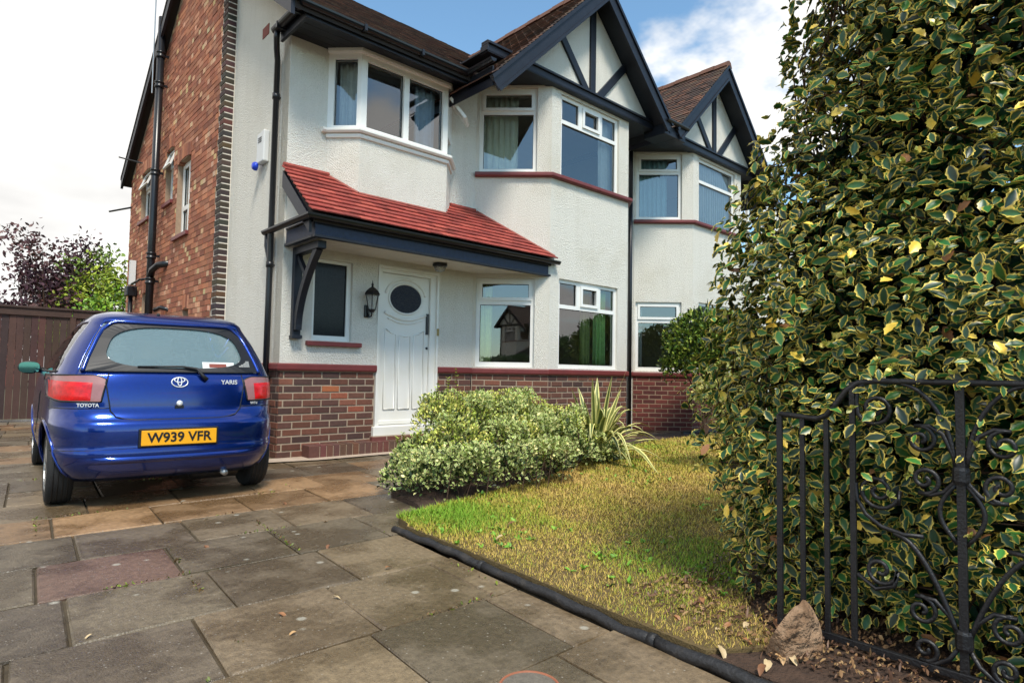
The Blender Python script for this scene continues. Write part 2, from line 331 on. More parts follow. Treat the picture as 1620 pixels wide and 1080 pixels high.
# chamfered block sharing one mesh: centred, front face +z (local outward)
_blocks = {}
def block_mesh(w, h, d, mt, ch=0.004):
    key = (round(w, 3), round(h, 3), round(d, 3), mt.name, ch)
    if key not in _blocks:
        a, b = w/2, h/2; e, f = a-ch, b-ch
        vs = [(-a, -b, -d), (a, -b, -d), (a, b, -d), (-a, b, -d), (-a, -b, -ch), (a, -b, -ch), (a, b, -ch), (-a, b, -ch), (-e, -f, 0), (e, -f, 0), (e, f, 0), (-e, f, 0)]
        fs = [(8, 9, 10, 11)]+[(i, (i+1) % 4, 4+(i+1) % 4, 4+i) for i in range(4)]+[(4+i, 4+(i+1) % 4, 8+(i+1) % 4, 8+i) for i in range(4)]+[(3, 2, 1, 0)]
        me = bpy.data.meshes.new('block'); me.from_pydata(vs, [], fs); me.materials.append(mt); me.update(); _blocks[key] = me
    return _blocks[key]
def piece(name, w, h, d, M_, u, z, o, mt, color, parent, jit=0.0, ch=0.004):
    ob = link(name, block_mesh(w, h, d, mt, ch), parent, color)
    ob.matrix_local = M_ @ Matrix.Translation((u, z, o+random.uniform(-jit, jit))) @ Matrix.Rotation(random.uniform(-1, 1)*jit*1.5, 4, 'Z')
    return ob
BRK = [lin(92, 58, 46), lin(104, 64, 50), lin(82, 53, 45), lin(114, 70, 54), lin(96, 62, 50), lin(74, 51, 45), lin(98, 60, 46), lin(86, 56, 48)]
COURSE = 0.0845
def brick_run(parent, M_, u0, u1, z0, z1, seed, phase=0.0, special=None, cols=BRK):
    rnd = random.Random(seed); n = int(round((z1-z0)/COURSE)); ch = (z1-z0)/n; L = 0.236
    for r in range(n):
        u = u0-((phase+0.5*(r % 2)) % 1)*L; k = 0
        while u < u1-0.015:
            a = max(u, u0); b = min(u+L, u1)
            if b-a > 0.03:
                c = rnd.choice(cols); f = rnd.uniform(0.8, 1.25); c = tuple(x*f for x in c)
                if special and (r, k) in special: c = special[(r, k)]
                w = round((b-a-0.016)*50)/50
                if w > 0.15: w = b-a-0.016 if abs(b-a-L) > 0.001 else L-0.016
                piece('brick', max(w, 0.03), ch-0.018, 0.05, M_, (a+b)/2, z0+(r+0.5)*ch, 0.0, M['brick'], c, parent, 0.0025)
            u += L; k += 1
# window: white frame with panes cut out of it; panes are (u0,u1,z0,z1,opener)
def window(parent, M_, u0, u1, z0, z1, panes, gl='glass', inset=0.045, th=0.06, sillspec=None, mt='upvc', name='window'):
    o1 = -inset; o0 = o1-th
    mb = MB(); mb.wall(u0, u1, z0, z1, [p[:4] for p in panes], o0, o1, M_)
    for p in panes:
        if len(p) > 4 and p[4]:
            e = 0.045; mb.wall(p[0]-e, p[1]+e, p[2]-e, p[3]+e, [p[:4]], o1-0.01, o1+0.022, M_)
    w = mb.build(name, M[mt], parent, bevel=0.004)
    for p in panes:
        g = MB(); g.add([(p[0]-0.004, p[2]-0.004, o0+0.03), (p[1]+0.004, p[2]-0.004, o0+0.03), (p[1]+0.004, p[3]+0.004, o0+0.03), (p[0]-0.004, p[3]+0.004, o0+0.03)], [(0, 1, 2, 3)], M_)
        g.build('pane', M[gl], w, fix=False)
        b = MB(); b.wall(p[0], p[1], p[2], p[3], [(p[0]+0.006, p[1]-0.006, p[2]+0.006, p[3]-0.006)], o0+0.032, o0+0.04, M_)
        b.build('gasket', M['carpl'], w)
    return w
def curtain(M_, u0, u1, z0, z1, o, color, label, seed=0, amp=0.03, group='curtains behind the window panes'):
    rnd = random.Random(seed); ph = [rnd.uniform(0, 6.28) for _ in range(4)]; nf = max(3, int((u1-u0)/0.085))
    def fn(a, b):
        u = u0+(u1-u0)*a
        d = amp*math.sin(nf*6.283*a+ph[0]+0.5*math.sin(5*a+ph[1]))*(0.7+0.3*(1-b))+0.3*amp*math.sin(2.3*nf*a*6.283+ph[2])
        return (u+0.01*math.sin(nf*6.283*a+ph[3])*(1-b), z0+(z1-z0)*b, o+d)
    c = MB().grid(fn, nf*8, 6, M_).build('curtain', M['curt'], None, smooth=True, color=color, fix=False)
    s = c.modifiers.new('solid', 'SOLIDIFY'); s.thickness = 0.004
    return tag(c, label, 'curtain', group)
# roof tiles joined as one part: plane through O, along u (eaves direction), s (up the slope), normal n
def tile_slope(O, u, s, n, width, length, gauge=0.1, tw=0.168, seed=1, cols=None, keep=None, lift=0.0):
    rnd = random.Random(seed); mb = MB(); O = Vector(O); u = Vector(u).normalized(); s = Vector(s).normalized(); n = Vector(n).normalized()
    cols = cols or [lin(92, 66, 54), lin(78, 56, 48), lin(104, 72, 56), lin(66, 52, 46), lin(88, 72, 58)]
    for r in range(int(length/gauge)):
        a = -(r % 2)*tw/2
        while a < width:
            x0 = max(a, 0)+0.003; x1 = min(a+tw, width)-0.003
            if x1-x0 > 0.03:
                c = O+u*((x0+x1)/2)+s*((r+0.5)*gauge)
                if keep is None or keep(c):
                    k = rnd.uniform(0.75, 1.25); cc = tuple(v*k for v in rnd.choice(cols)); j = rnd.uniform(-0.003, 0.004)+lift
                    b0 = s*(r*gauge-0.02); b1 = s*(r*gauge+gauge*1.25)
                    P = [O+u*x0+b0+n*(0.026+j), O+u*x1+b0+n*(0.026+j), O+u*x1+b1+n*(0.006+j), O+u*x0+b1+n*(0.006+j)]
                    Q = [p-n*0.014 for p in P]
                    mb.add(P+Q, [(0, 1, 2, 3), (0, 4, 5, 1), (1, 5, 6, 2), (3, 7, 4, 0)], None, cc)
            a += tw
    return mb

# ---------------------------------------------------------------- the setting: ground, street, drive, lawn
def sheet(name, poly, z, mt, kind='structure', th=None):
    mb = MB()
    if th: mb.add([(x, y, z-th) for x, y in poly]+[(x, y, z) for x, y in poly], [tuple(range(len(poly)))[::-1], tuple(range(len(poly), 2*len(poly)))]+[(i, (i+1) % len(poly), len(poly)+(i+1) % len(poly), len(poly)+i) for i in range(len(poly))])
    else: mb.add([(x, y, z) for x, y in poly], [tuple(range(len(poly)))])
    o = mb.build(name, mt, None, fix=bool(th)); o['kind'] = kind; return o
sheet('ground', [(-400, -400), (400, -400), (400, 400), (-400, 400)], -0.16, M['ground'])
sheet('road', [(-120, -9.5), (120, -9.5), (120, -3.6), (-120, -3.6)], -0.12, M['asphalt'])
sheet('pavement', [(-120, -3.6), (120, -3.6), (120, -1.6), (-120, -1.6)], -0.002, M['cement'], th=0.14)
sheet('far_pavement', [(-120, -11.3), (120, -11.3), (120, -9.5), (-120, -9.5)], -0.002, M['cement'], th=0.14)
drive = sheet('driveway', [(-2.6, -1.58), (2.14, -1.58), (2.14, 3.45), (2.75, 4.6), (13, 6.0), (13, 7.6), (2.7, 7.6), (2.7, 15), (-2.6, 15)], -0.015, M['joint'], th=0.12)
# slabs, 0.6 m, laid in rows with staggered joints
SLABC = [lin(115, 101, 81), lin(108, 96, 78), lin(120, 104, 82), lin(104, 92, 76), lin(111, 99, 80), lin(122, 106, 82)]
BROWN = lin(136, 108, 78); TAN = lin(156, 124, 90); RED = lin(112, 88, 74)
def right_edge(y):
    if y < 3.42: return 1.958+0.066*y-0.078*(y-2.8)
    if y < 4.63: return 2.75
    if y < 5.2: return 4.2
    return 13.0 if y < 7.05 else 2.72
row0 = 2.21; rs = 0.606
offs = {0: 0.80, 1: 0.39, 2: 0.29, 3: 0.48, 4: 0.38, 5: 0.60}
rnd = random.Random(5)
for r in range(-7, 21):
    y0 = row0+r*rs; y1 = y0+rs; yc = (y0+y1)/2; off = offs.get(r, rnd.uniform(0, 0.6)); L = 0.595
    x = off-L*5; xe = right_edge(yc)
    while x < xe-0.06:
        a, b = x, min(x+L, xe); x += L
        if xe-b < 0.14: b = xe; x = xe+1
        if a < -2.6: continue
        if b-a < 0.08: continue
        sk = 0.078; g = 0.0052
        zj = rnd.uniform(-0.003, 0.003); t1, t2 = rnd.uniform(-0.003, 0.003), rnd.uniform(-0.003, 0.003)
        c = rnd.choice(SLABC); f = rnd.uniform(0.8, 1.08)
        xm = (a+b)/2
        if 4.55 < yc < 5.9 and 0.5 < xm < 2.7 and rnd.random() < 0.75: c = rnd.choice([TAN, BROWN, BROWN]); f = 1
        elif r == 2 and 0.2 < xm < 0.9: c = RED; f = 0.95
        elif rnd.random() < 0.12: c = BROWN; f = 0.9
        c = tuple(v*f for v in c)
        w = b-a-2*g; h = rs-2*g; ch = 0.006
        def P(u, v, z): return (u*w/2+sk*v*h/2, v*h/2, z+zj+u*t1+v*t2)
        e1, e2 = 1-2*ch/w, 1-2*ch/h
        w *= rnd.uniform(0.996, 1.0); h *= rnd.uniform(0.996, 1.0)
        vs = [P(-1, -1, -0.05), P(1, -1, -0.05), P(1, 1, -0.05), P(-1, 1, -0.05), P(-1, -1, -0.006), P(1, -1, -0.006), P(1, 1, -0.006), P(-1, 1, -0.006), P(-e1, -e2, 0), P(e1, -e2, 0), P(e1, e2, 0), P(-e1, e2, 0)]
        vs = [(p[0]+rnd.gauss(0, 0.0018), p[1]+rnd.gauss(0, 0.0022), p[2]-(abs(rnd.gauss(0, 0.003)) if 4 <= q < 8 else 0)) for q, p in enumerate(vs)]
        fs = [(8, 9, 10, 11)]+[(i, (i+1) % 4, 4+(i+1) % 4, 4+i) for i in range(4)]+[(4+i, 4+(i+1) % 4, 8+(i+1) % 4, 8+i) for i in range(4)]
        me = bpy.data.meshes.new('slab'); me.from_pydata(vs, [], fs); me.materials.append(M['slab'])
        link('slab', me, drive, c, ((a+b)/2+sk*(yc-2.8), yc, 0.0))
# cement strip along the house foot
st = sheet('cement_strip', [(2.5, 6.88), (3.2, 6.72), (5.1, 6.72), (5.3, 7.0), (5.75, 7.06), (5.75, 7.12), (2.5, 7.12)], 0.012, M['cement'])

# lawn with a soil bed, held by a black rounded edging
def smooth_poly(pts, n=6):
    out = []; k = len(pts)
    for i in range(k):
        p0, p1, p2, p3 = (np.array(pts[(i+j-1) % k], float) for j in range(4))
        for t in np.linspace(0, 1, n, endpoint=False):
            out.append(tuple(0.5*((2*p1)+(-p0+p2)*t+(2*p0-5*p1+4*p2-p3)*t*t+(-p0+3*p1-3*p2+p3)*t**3)))
    return out
def ex(y): return 1.972+0.066*y+0.006*math.sin(3*y)
LAWN = [(ex(y)+0.03, y) for y in np.linspace(1.2, 3.4, 24)]+smooth_poly([(2.26, 3.42), (2.62, 3.75), (3.4, 3.95), (4.6, 4.3), (6.2, 5.0), (8.2, 5.55), (10.2, 5.5), (12.2, 5.2), (12.6, 3.2), (12.4, 1.6), (9.0, 1.5), (5.0, 1.6), (3.4, 1.66), (2.9, 1.48), (2.58, 1.28), (2.25, 1.18)])[:-6]
def inpoly(x, y, poly):
    x = np.asarray(x); y = np.asarray(y); ins = np.zeros(x.shape, bool); j = len(poly)-1
    for i in range(len(poly)):
        xi, yi = poly[i]; xj, yj = poly[j]
        if yi != yj: ins ^= ((yi > y) != (yj > y)) & (x < (xj-xi)*(y-yi)/(yj-yi)+xi)
        j = i
    return ins
sheet('soil_bed', smooth_poly([(2.09, 0.5), (2.1, 1.4), (2.3, 3.2), (2.68, 3.95), (2.95, 4.7), (4.4, 5.25), (6.4, 5.6), (8.5, 6.1), (12.9, 5.9), (12.9, -0.4), (2.2, -0.4)]), 0.035, M['soil'], th=0.1)
lw = sheet('lawn', LAWN, 0.05, M['turf'], th=0.06)
# grass blades
nb = 210000
gx = RNG.uniform(2.1, 12.6, nb*3); gy = RNG.uniform(0.8, 5.6, nb*3)
dist = np.hypot(gx, gy); jit = np.where(gy < 3.0, RNG.normal(0, 0.07, nb*3), 0.03)*(gx > 2.3); keep = inpoly(gx+jit, gy+jit*0.8, LAWN) & (gx > 2.1) & (RNG.random(nb*3) < np.clip((3.4/dist)**1.5, 0.05, 1.0)*1.5); gx, gy = gx[keep][:nb], gy[keep][:nb]; nb = len(gx)
dist = np.hypot(gx, gy)
gn = vnoise(gx, gy, 1.7, 3)*0.6+vnoise(gx, gy, 5.0, 4)*0.4
for (hx, hy, hr, s_) in ((2.6, 3.35, 0.5, 1.2), (3.0, 1.9, 0.5, 1.3), (2.75, 1.55, 0.35, 0.7), (7.0, 4.8, 1.2, 0.7), (3.6, 2.6, 0.4, 0.5)):
    gn = gn+s_*np.exp(-((gx-hx)**2+(gy-hy)**2)/hr**2)
gn = gn+RNG.normal(0, 0.42, nb)
t = np.clip(gn*0.5+0.2, 0, 1)[:, None]
dry = np.array(lin(212, 178, 100)); mid = np.array(lin(186, 172, 68)); grn = np.array(lin(124, 168, 44))
gc = np.where(t < 0.5, dry*(1-2*t)+mid*2*t, mid*(2-2*t)+grn*(2*t-1))*RNG.uniform(0.55, 1.15, (nb, 1))
hgt = (0.008+0.014*t[:, 0]**2+RNG.exponential(0.006, nb)+0.012*np.exp(-((gx-2.6)**2+(gy-3.35)**2)/0.2))*np.clip(dist/4, 1, 1.4); wid = 0.0015*np.clip(dist/2.6, 0.9, 3.5)
lean = RNG.uniform(0, 6.283, nb); lm = RNG.uniform(0.2, 1.3, nb)
bv = np.array([(-1, 0, 0), (1, 0, 0), (0.6, 0.45, 0.55), (-0.6, 0.45, 0.55), (0, 1, 0.9)])
cl, sl = np.cos(lean), np.sin(lean)
V = np.zeros((nb, 5, 3))
V[:, :, 0] = gx[:, None]+bv[None, :, 0]*wid[:, None]*cl[:, None]-bv[None, :, 1]*(lm*hgt)[:, None]*sl[:, None]
V[:, :, 1] = gy[:, None]+bv[None, :, 0]*wid[:, None]*sl[:, None]+bv[None, :, 1]*(lm*hgt)[:, None]*cl[:, None]
V[:, :, 2] = 0.047+bv[None, :, 2]*hgt[:, None]
F = np.array([(0, 1, 2), (0, 2, 3), (3, 2, 4)])[None]+(np.arange(nb)*5)[:, None, None]
gs = link('grass', np_mesh('grass', V.reshape(-1, 3), F.reshape(-1, 3), M['grass'], np.repeat(gc, 5, axis=0)))
tag(gs, 'patchy dry yellow and green lawn grass', 'grass', kind='stuff')
# rounded black edging along the drive
eg = empty('lawn_edging', (2.1, 1.0, 0))
path = [(ex(y)+0.004*math.sin(19*y), y, 0.019+0.004*math.sin(7*y)+0.004*math.sin(23*y)) for y in np.linspace(0.35, 3.5, 40)]
for a, b in ((0, 13), (13, 27), (27, 39)):
    sub = path[a:b+1]; mb = MB(); mb.tube(sub, [0.022+0.002*math.sin(31*p[1])+0.010*max(0, 1.5-p[1]) for p in sub], 10); e = mb.build('edging_length', M['edging'], eg, smooth=True); e.matrix_parent_inverse = Matrix.Translation(eg.location).inverted()
    MB().tube([sub[0], (Vector(sub[0])*0.6+Vector(sub[1])*0.4)], 0.027, 10).build('joint_collar', M['edging'], e, smooth=True)
tag(eg, 'black plastic rounded edging along the drive side of the lawn', 'edging')

# ---------------------------------------------------------------- houses
NAVY, UP = M['navy'], M['upvc']
def box_part(name, lo, hi, mt, parent, M_=None, bevel=0.0, color=None):
    return MB().box(lo, hi, M_).build(name, mt, parent, bevel=bevel, color=color)
def sill_strip(name, pts, z0, z1, proj, mt, parent):       # moulded strip following a plan polyline (outer wall line), left to right seen from outside
    n = len(pts); nor = []
    for i in range(n):
        ds = []
        if i > 0: d = (Vector(pts[i])-Vector(pts[i-1])).normalized(); ds.append(Vector((d.y, -d.x)))
        if i < n-1: d = (Vector(pts[i+1])-Vector(pts[i])).normalized(); ds.append(Vector((d.y, -d.x)))
        m = sum(ds, Vector((0, 0))); m.normalize(); nor.append(m/max(0.3, m.dot(ds[0])))
    prof = [(-0.03, z0), (proj*0.75, z0), (proj, z0+0.02), (proj, z1-0.012), (proj*0.8, z1), (-0.03, z1+0.008)]
    mb = MB(); vs = []
    for i in range(n):
        for o, z in prof: q = Vector(pts[i])+nor[i]*o; vs.append((q.x, q.y, z))
    k = len(prof); fs = [tuple(range(k)), tuple((n-1)*k+j for j in range(k))[::-1]]
    for i in range(n-1):
        for j in range(k): fs.append((i*k+j, (i+1)*k+j, (i+1)*k+(j+1) % k, i*k+(j+1) % k))
    mb.add(vs, fs); return mb.build(name, mt, parent)
def gutter(name, pts, parent, r=0.055, mt=None):           # half-round trough with lip
    pts = [Vector(p) for p in pts]; mb = MB(); vs = []; n = 9
    for i, p in enumerate(pts):
        d0 = (p-pts[i-1]).normalized() if i else None; d1 = (pts[i+1]-p).normalized() if i < len(pts)-1 else None
        xs_ = []
        for d in (d0, d1):
            if d is not None: xs_.append(d.cross(Vector((0, 0, 1))).normalized())
        x = sum(xs_, Vector()); x.normalize(); x = x/max(0.3, x.dot(xs_[0]))
        for k in range(n):
            a = math.pi*k/(n-1); vs.append(p+x*(r*math.cos(a))+Vector((0, 0, -r*math.sin(a))))
        for k in range(n-1, -1, -1):
            a = math.pi*k/(n-1); q = r-0.007; vs.append(p+x*(q*math.cos(a))+Vector((0, 0, -q*math.sin(a)+0.002)))
    k2 = 2*n; fs = [tuple(range(k2)), tuple((len(pts)-1)*k2+j for j in range(k2))[::-1]]
    for i in range(len(pts)-1):
        for j in range(k2): fs.append((i*k2+j, (i+1)*k2+j, (i+1)*k2+(j+1) % k2, i*k2+(j+1) % k2))
    # end stops
    mb.add(vs, fs)
    for e in (0, len(pts)-1):
        b = e*k2; mb.add([vs[b+j] for j in range(n)], [tuple(range(n))])
    return mb.build(name, mt or M['black'], parent, smooth=False)

def curtains_pair(M_, u0, u1, z0, z1, cl, lab1, lab2, seed, wl_=0.3, wr_=0.3, o=-0.2):
    if wl_: curtain(M_, u0, u0+wl_, z0, z1, o, cl, lab1, seed)
    if wr_: curtain(M_, u1-wr_, u1, z0, z1, o, cl, lab2, seed+1)

def bay(root, dx, nb=False):
    A, B, C, D_ = (5.70+dx, 7.1), (6.50+dx, 6.3), (8.38+dx, 6.3), (9.17+dx, 7.1)
    fl, ff, fr_ = fr(*A, 0.8, -0.8), fr(*B, 1, 0), fr(*C, 0.79, 0.8)
    LL = math.hypot(0.8, 0.8); LF = C[0]-B[0]; LR = math.hypot(0.79, 0.8)
    zt = 5.42
    wl0, wl1 = 0.045, 0.915
    hl = [(wl0, wl1, 1.13, 2.445), (wl0, wl1, 4.045, 5.325)]
    wf0, wf1 = (0.2, 1.62); hf = [(wf0, wf1, 1.13, 2.47), (wf0, wf1, 4.0, 5.30)]
    w = MB(); w.wall(-0.0, LL, 1.06, zt, hl, -0.14, 0, fl); w.wall(0, LF, 1.06, zt, hf, -0.14, 0, ff); w.wall(0, LR, 1.06, zt, [(0.12, 1.0, 1.13, 2.45), (0.12, 1.0, 4.045, 5.32)], -0.14, 0, fr_)
    w.build('bay_wall', M['render'], root)
    pl = MB(); pl.wall(0, LL, 0, 1.03, [], -0.14, -0.007, fl); pl.wall(0, LF, 0, 1.03, [], -0.14, -0.007, ff); pl.wall(0, LR, 0, 1.03, [], -0.14, -0.007, fr_)
    p = pl.build('bay_plinth', M['mortar'] if not nb else M['mortar_d'], root)
    cols = BRK if not nb else [lin(96, 44, 38), lin(84, 38, 34), lin(106, 50, 42)]
    brick_run(p, fl, 0.005, LL, 0.0, 1.02, 11+nb, 0.2, cols=cols); brick_run(p, ff, 0.0, LF, 0.0, 1.02, 12+nb, 0.7, cols=cols)
    if not nb: brick_run(p, fr_, 0.0, LR, 0.0, 1.02, 13, 0.1, cols=cols)
    sill_strip('plinth_band', [(A[0]-0.6+(0.4 if nb else 0), 7.1), A, B, C, D_, (D_[0]+0.1, 7.1)] if nb else [A, B, C, D_], 1.025, 1.105, 0.035, M['sill'], root)
    sill_strip('bay_sill', [(A[0]+0.0, A[1]), B, C, D_], 3.955, 4.025, 0.07, M['sill'], root)
    e = 0.06
    a0, a1 = wl0, wl1
    window(root, fl, a0, a1, 1.125, 2.45, [(a0+e+0.03, a1-e-0.03, 2.16, 2.36, 1), (a0+e, a1-e, 1.2, 2.05)], inset=0.05)
    window(root, fl, a0, a1, 4.04, 5.33, [(a0+e+0.03, a1-e-0.03, 5.03, 5.23, 1), (a0+e, a1-e, 4.1, 4.93)], inset=0.05)
    b0, b1 = wf0, wf1; tw = (b1-b0)
    if not nb:
        for z0, z1, zm in ((1.125, 2.475, 2.06), (3.995, 5.305, 4.90)):
            window(root, ff, b0, b1, z0, z1, [(b0+e, b0+0.44, zm+e/2, z1-e), (b0+0.57, b0+0.9, zm+0.075, z1-e-0.045, 1), (b0+1.02, b1-e, zm+e/2, z1-e), (b0+e, b1-e, z0+e, zm-e/2)], inset=0.04)
    else:
        for z0, z1, zm in ((1.125, 2.475, 2.06), (3.995, 5.305, 4.86)):
            window(root, ff, b0, b1, z0, z1, [(b0+e, b1-e, zm+e/2, z1-e), (b0+e, b1-e, z0+e, zm-e/2)], inset=0.04)
    window(root, fr_, 0.12, 1.0, 1.125, 2.45, [(0.18, 0.94, 1.2, 2.39)]); window(root, fr_, 0.12, 1.0, 4.04, 5.33, [(0.18, 0.94, 4.1, 5.27)])
    # rooms behind the bay
    poly = [(A[0]+0.08, 7.16), (B[0]+0.04, 6.42), (C[0]-0.04, 6.42), (D_[0]-0.08, 7.16), (D_[0]-0.02, 10.2), (A[0]-0.25, 10.2), (A[0]-0.25, 7.2)]
    for nm, z, mt in (('ground_floor', 0.2, 'floorc'), ('lower_ceiling', 2.56, 'roomw'), ('upper_floor', 2.8, 'floorc'), ('upper_ceiling', 5.34, 'roomw')):
        k = len(poly); MB().add([(x, y, z) for x, y in poly]+[(x, y, z+0.04) for x, y in poly], [tuple(range(k))[::-1], tuple(range(k, 2*k))]+[(i, (i+1) % k, k+(i+1) % k, k+i) for i in range(k)]).build(nm, M[mt], root)
    rw = MB(); rw.box((A[0]-0.3, 10.2, 0.2), (D_[0], 10.26, 5.34)); rw.box((A[0]-0.36, 7.2, 0.2), (A[0]-0.3, 10.2, 5.34)); rw.box((D_[0]-0.02, 7.2, 0.2), (D_[0]+0.04, 10.2, 5.34))
    rw.build('room_partition', M['room'], root)
    return fl, ff, fr_, LL, LF

def gable(root, xc, xl, xr, nm):
    """front gable roof above a bay; ridge at xc, slopes run down to xl and xr"""
    za, yb, yg, yr_ = 7.19, 5.93, 6.25, 9.5
    sl = 0.985
    zl, zr = za-sl*(xc-xl), za-sl*(xr-xc)
    t = 0.17
    MB().prism([(xl, zl), (xc, za), (xr, zr), (xr, zr-t), (xc, za-t*1.05), (xl, zl-t)], 0, 1,
               Matrix(((1, 0, 0, 0), (0, 0, yr_-yb-0.03, yb+0.03), (0, 1, 0, 0), (0, 0, 0, 1)))).build('gable_roof', NAVY, root)
    g = math.sqrt(1+sl*sl)
    nL = Vector((-sl, 0, 1)).normalized(); nR = Vector((sl, 0, 1)).normalized()
    tl = tile_slope((xl-0.03, yr_, zl-0.03*sl), (0, -1, 0), (1, 0, sl), nL, yr_-yb+0.03, (xc-xl+0.03)*g, seed=3)
    tr = tile_slope((xr+0.03, yb, zr-0.03*sl), (0, 1, 0), (-1, 0, sl), nR, yr_-yb, (xr-xc+0.03)*g, seed=4)
    tl.add(tr.v, tr.f); tl.c = tl.c[:len(tl.f)-len(tr.f)]+tr.c
    for i in range(12):                                     # ridge tiles
        y = yb-0.02+i*0.3
        tl.prism([(-0.11, -0.07), (-0.06, 0.03), (0, 0.055), (0.06, 0.03), (0.11, -0.07)], 0, 0.285, Matrix(((1, 0, 0, xc), (0, 0, 1, y), (0, 1, 0, za+0.02+0.008*(i % 2)), (0, 0, 0, 1))), lin(98, 66, 52))
    q = tl.build('gable_tiles', M['tileA'], root, fix=False); q['kind'] = 'stuff'
    # bargeboards with a raised lower mould
    for sgn, xe, ze in ((-1, xl-0.05, zl-0.05*sl), (1, xr+0.02, zr-0.02*sl)):
        d = Vector((xe-xc, 0, ze-za)); L = d.length; d.normalize(); nn = Vector((-d.z, 0, d.x)); nn = nn if nn.z > 0 else -nn
        mb = MB(); a = Vector((xc, 0, za-0.005)); b = a+d*L
        def strip(o0, o1, y0, y1):
            ax = a+d*(0.0); pts = []
            # mitre at the apex: cut vertically at x = xc
            for o in (o0, o1):
                top = a+nn*o; k = (xc-top.x)/d.x; pts.append(top+d*k); pts.append(b+nn*o)
            P = [pts[0], pts[1], pts[3], pts[2]]
            mb.add([(p.x, y0, p.z) for p in P]+[(p.x, y1, p.z) for p in P], [(0, 1, 2, 3), (7, 6, 5, 4), (0, 4, 5, 1), (1, 5, 6, 2), (2, 6, 7, 3), (3, 7, 4, 0)])
        strip(-0.215, -0.0, yb-0.005, yb+0.03); strip(-0.05, -0.004, yb-0.03, yb-0.005); strip(-0.228, -0.19, yb-0.022, yb-0.005)
        mb.build('bargeboard', M['navy'], root)
    # gable panel, timbers and beam
    zb = 5.47
    gp = [(xc-(za-0.2-zb)/sl, zb), (xc, za-0.2), (xc+(za-0.2-zb)/sl, zb)]
    gp = [(max(gp[0][0], xl+0.05), zb), gp[1], (min(gp[2][0], xr), zb)]
    if gp[2][0] < xc+(za-0.2-zb)/sl-0.01: gp.append((gp[2][0], zb)); gp[2] = (gp[2][0], za-0.2-sl*(gp[2][0]-xc))
    F_ = fr(0, yg, 1, 0)
    MB().prism(gp, -0.1, 0.0, F_).build('gable_panel', M['render'], root)
    for nm_, P, Q in (('king_post', (xc, zb-0.02), (xc, za-0.24)), ('brace', (xc-0.13, zb+0.0), (xc-0.80, zb+0.76)), ('brace', (xc+0.15, zb+0.0), (xc+0.84, zb+0.74))):
        MB().bar((P[0], P[1], 0.012), (Q[0], Q[1], 0.012), 0.125, 0.05, (0, 0, 1), F_).build(nm_, NAVY, root, bevel=0.006)
    mb = MB(); x0, x1 = xl+0.12, xr+0.0
    mb.box((x0, 5.345, -0.12), (x1, 5.455, 0.045), F_); mb.box((x0, 5.455, -0.1), (x1, 5.49, 0.075), F_); mb.box((x0, 5.49, -0.1), (x1, 5.515, 0.035), F_)
    mb.build('tie_beam', NAVY, root, bevel=0.005)
    box_part('bay_soffit', (xl+0.1, 6.2, 5.362), (xr+0.1, 7.25, 5.385), NAVY, root)
    return zl, zr

# ---- our house
H = empty('semi_detached_house')
F0 = fr(2.845, 7.1, 1, 0)                     # door wall frame, u = X - 2.845
X0 = 2.845
def U(x): return x-X0
FS = fr(X0, 9.07, 0, -1)                      # white side wall, u runs towards the street
w = MB()
w.wall(0, 5.70-X0, 1.06, 5.35, [(U(3.22), U(3.745), 1.40, 2.40), (U(4.115), U(5.075), 0.0, 2.42), (U(3.42), U(5.14), 4.02, 5.0)], -0.2, 0, F0)
w.wall(0, 9.07-7.11, 1.06, 6.95, [], -0.19, 0.0, FS)
w.build('front_wall', M['render'], H)
mbx = MB(); mbx.prism([(7.1, 5.3), (9.07, 5.3), (9.07, 6.95)], 0, 0.2, Matrix(((0, 0, 1, X0+0.02), (1, 0, 0, 0), (0, 1, 0, 0), (0, 0, 0, 1))))
# plinth of the door wall
pl = MB(); pl.wall(0.012, U(4.1), 0, 1.03, [], -0.14, -0.007, F0); pl.wall(0, 9.07-7.115, 0, 1.03, [], -0.14, -0.007, FS)
pln = pl.build('front_plinth', M['mortar'], H)
pl = MB(); pl.wall(U(5.09), U(5.69), 0, 1.03, [], -0.14, -0.007, F0); pln2 = pl.build('front_plinth', M['mortar'], H)
brick_run(pln, FS, 1.2, 9.07-7.1, 0.0, 1.02, 25, 0.6)
OR = lin(186, 92, 48); OR2 = lin(164, 78, 52)
brick_run(pln, F0, 0.0, U(4.1), 0.0, 1.02, 21, 0.25, special={(9, 3): lin(160, 92, 56), (8, 3): lin(140, 78, 56), (6, 4): lin(136, 72, 52), (8, 2): lin(120, 76, 62)})
brick_run(pln2, F0, U(5.09), U(5.695), 0.0, 1.02, 22, 0.4)
sill_strip('plinth_band', [(X0, 9.05), (X0, 7.1), (4.11, 7.1)], 1.025, 1.108, 0.035, M['sill'], H)
sill_strip('plinth_band', [(5.08, 7.1), (5.70, 7.1)], 1.025, 1.108, 0.035, M['sill'], H)
fl, ff, frr, LL, LF = bay(H, 0.0)
# hall window with red sill
window(H, F0, U(3.215), U(3.75), 1.395, 2.405, [(U(3.265), U(3.69), 1.46, 2.36)], gl='glass_ob', inset=0.05)
box_part('window_sill', (U(3.15), 1.33, -0.05), (U(3.87), 1.385, 0.06), M['sill'], H, F0, bevel=0.006)
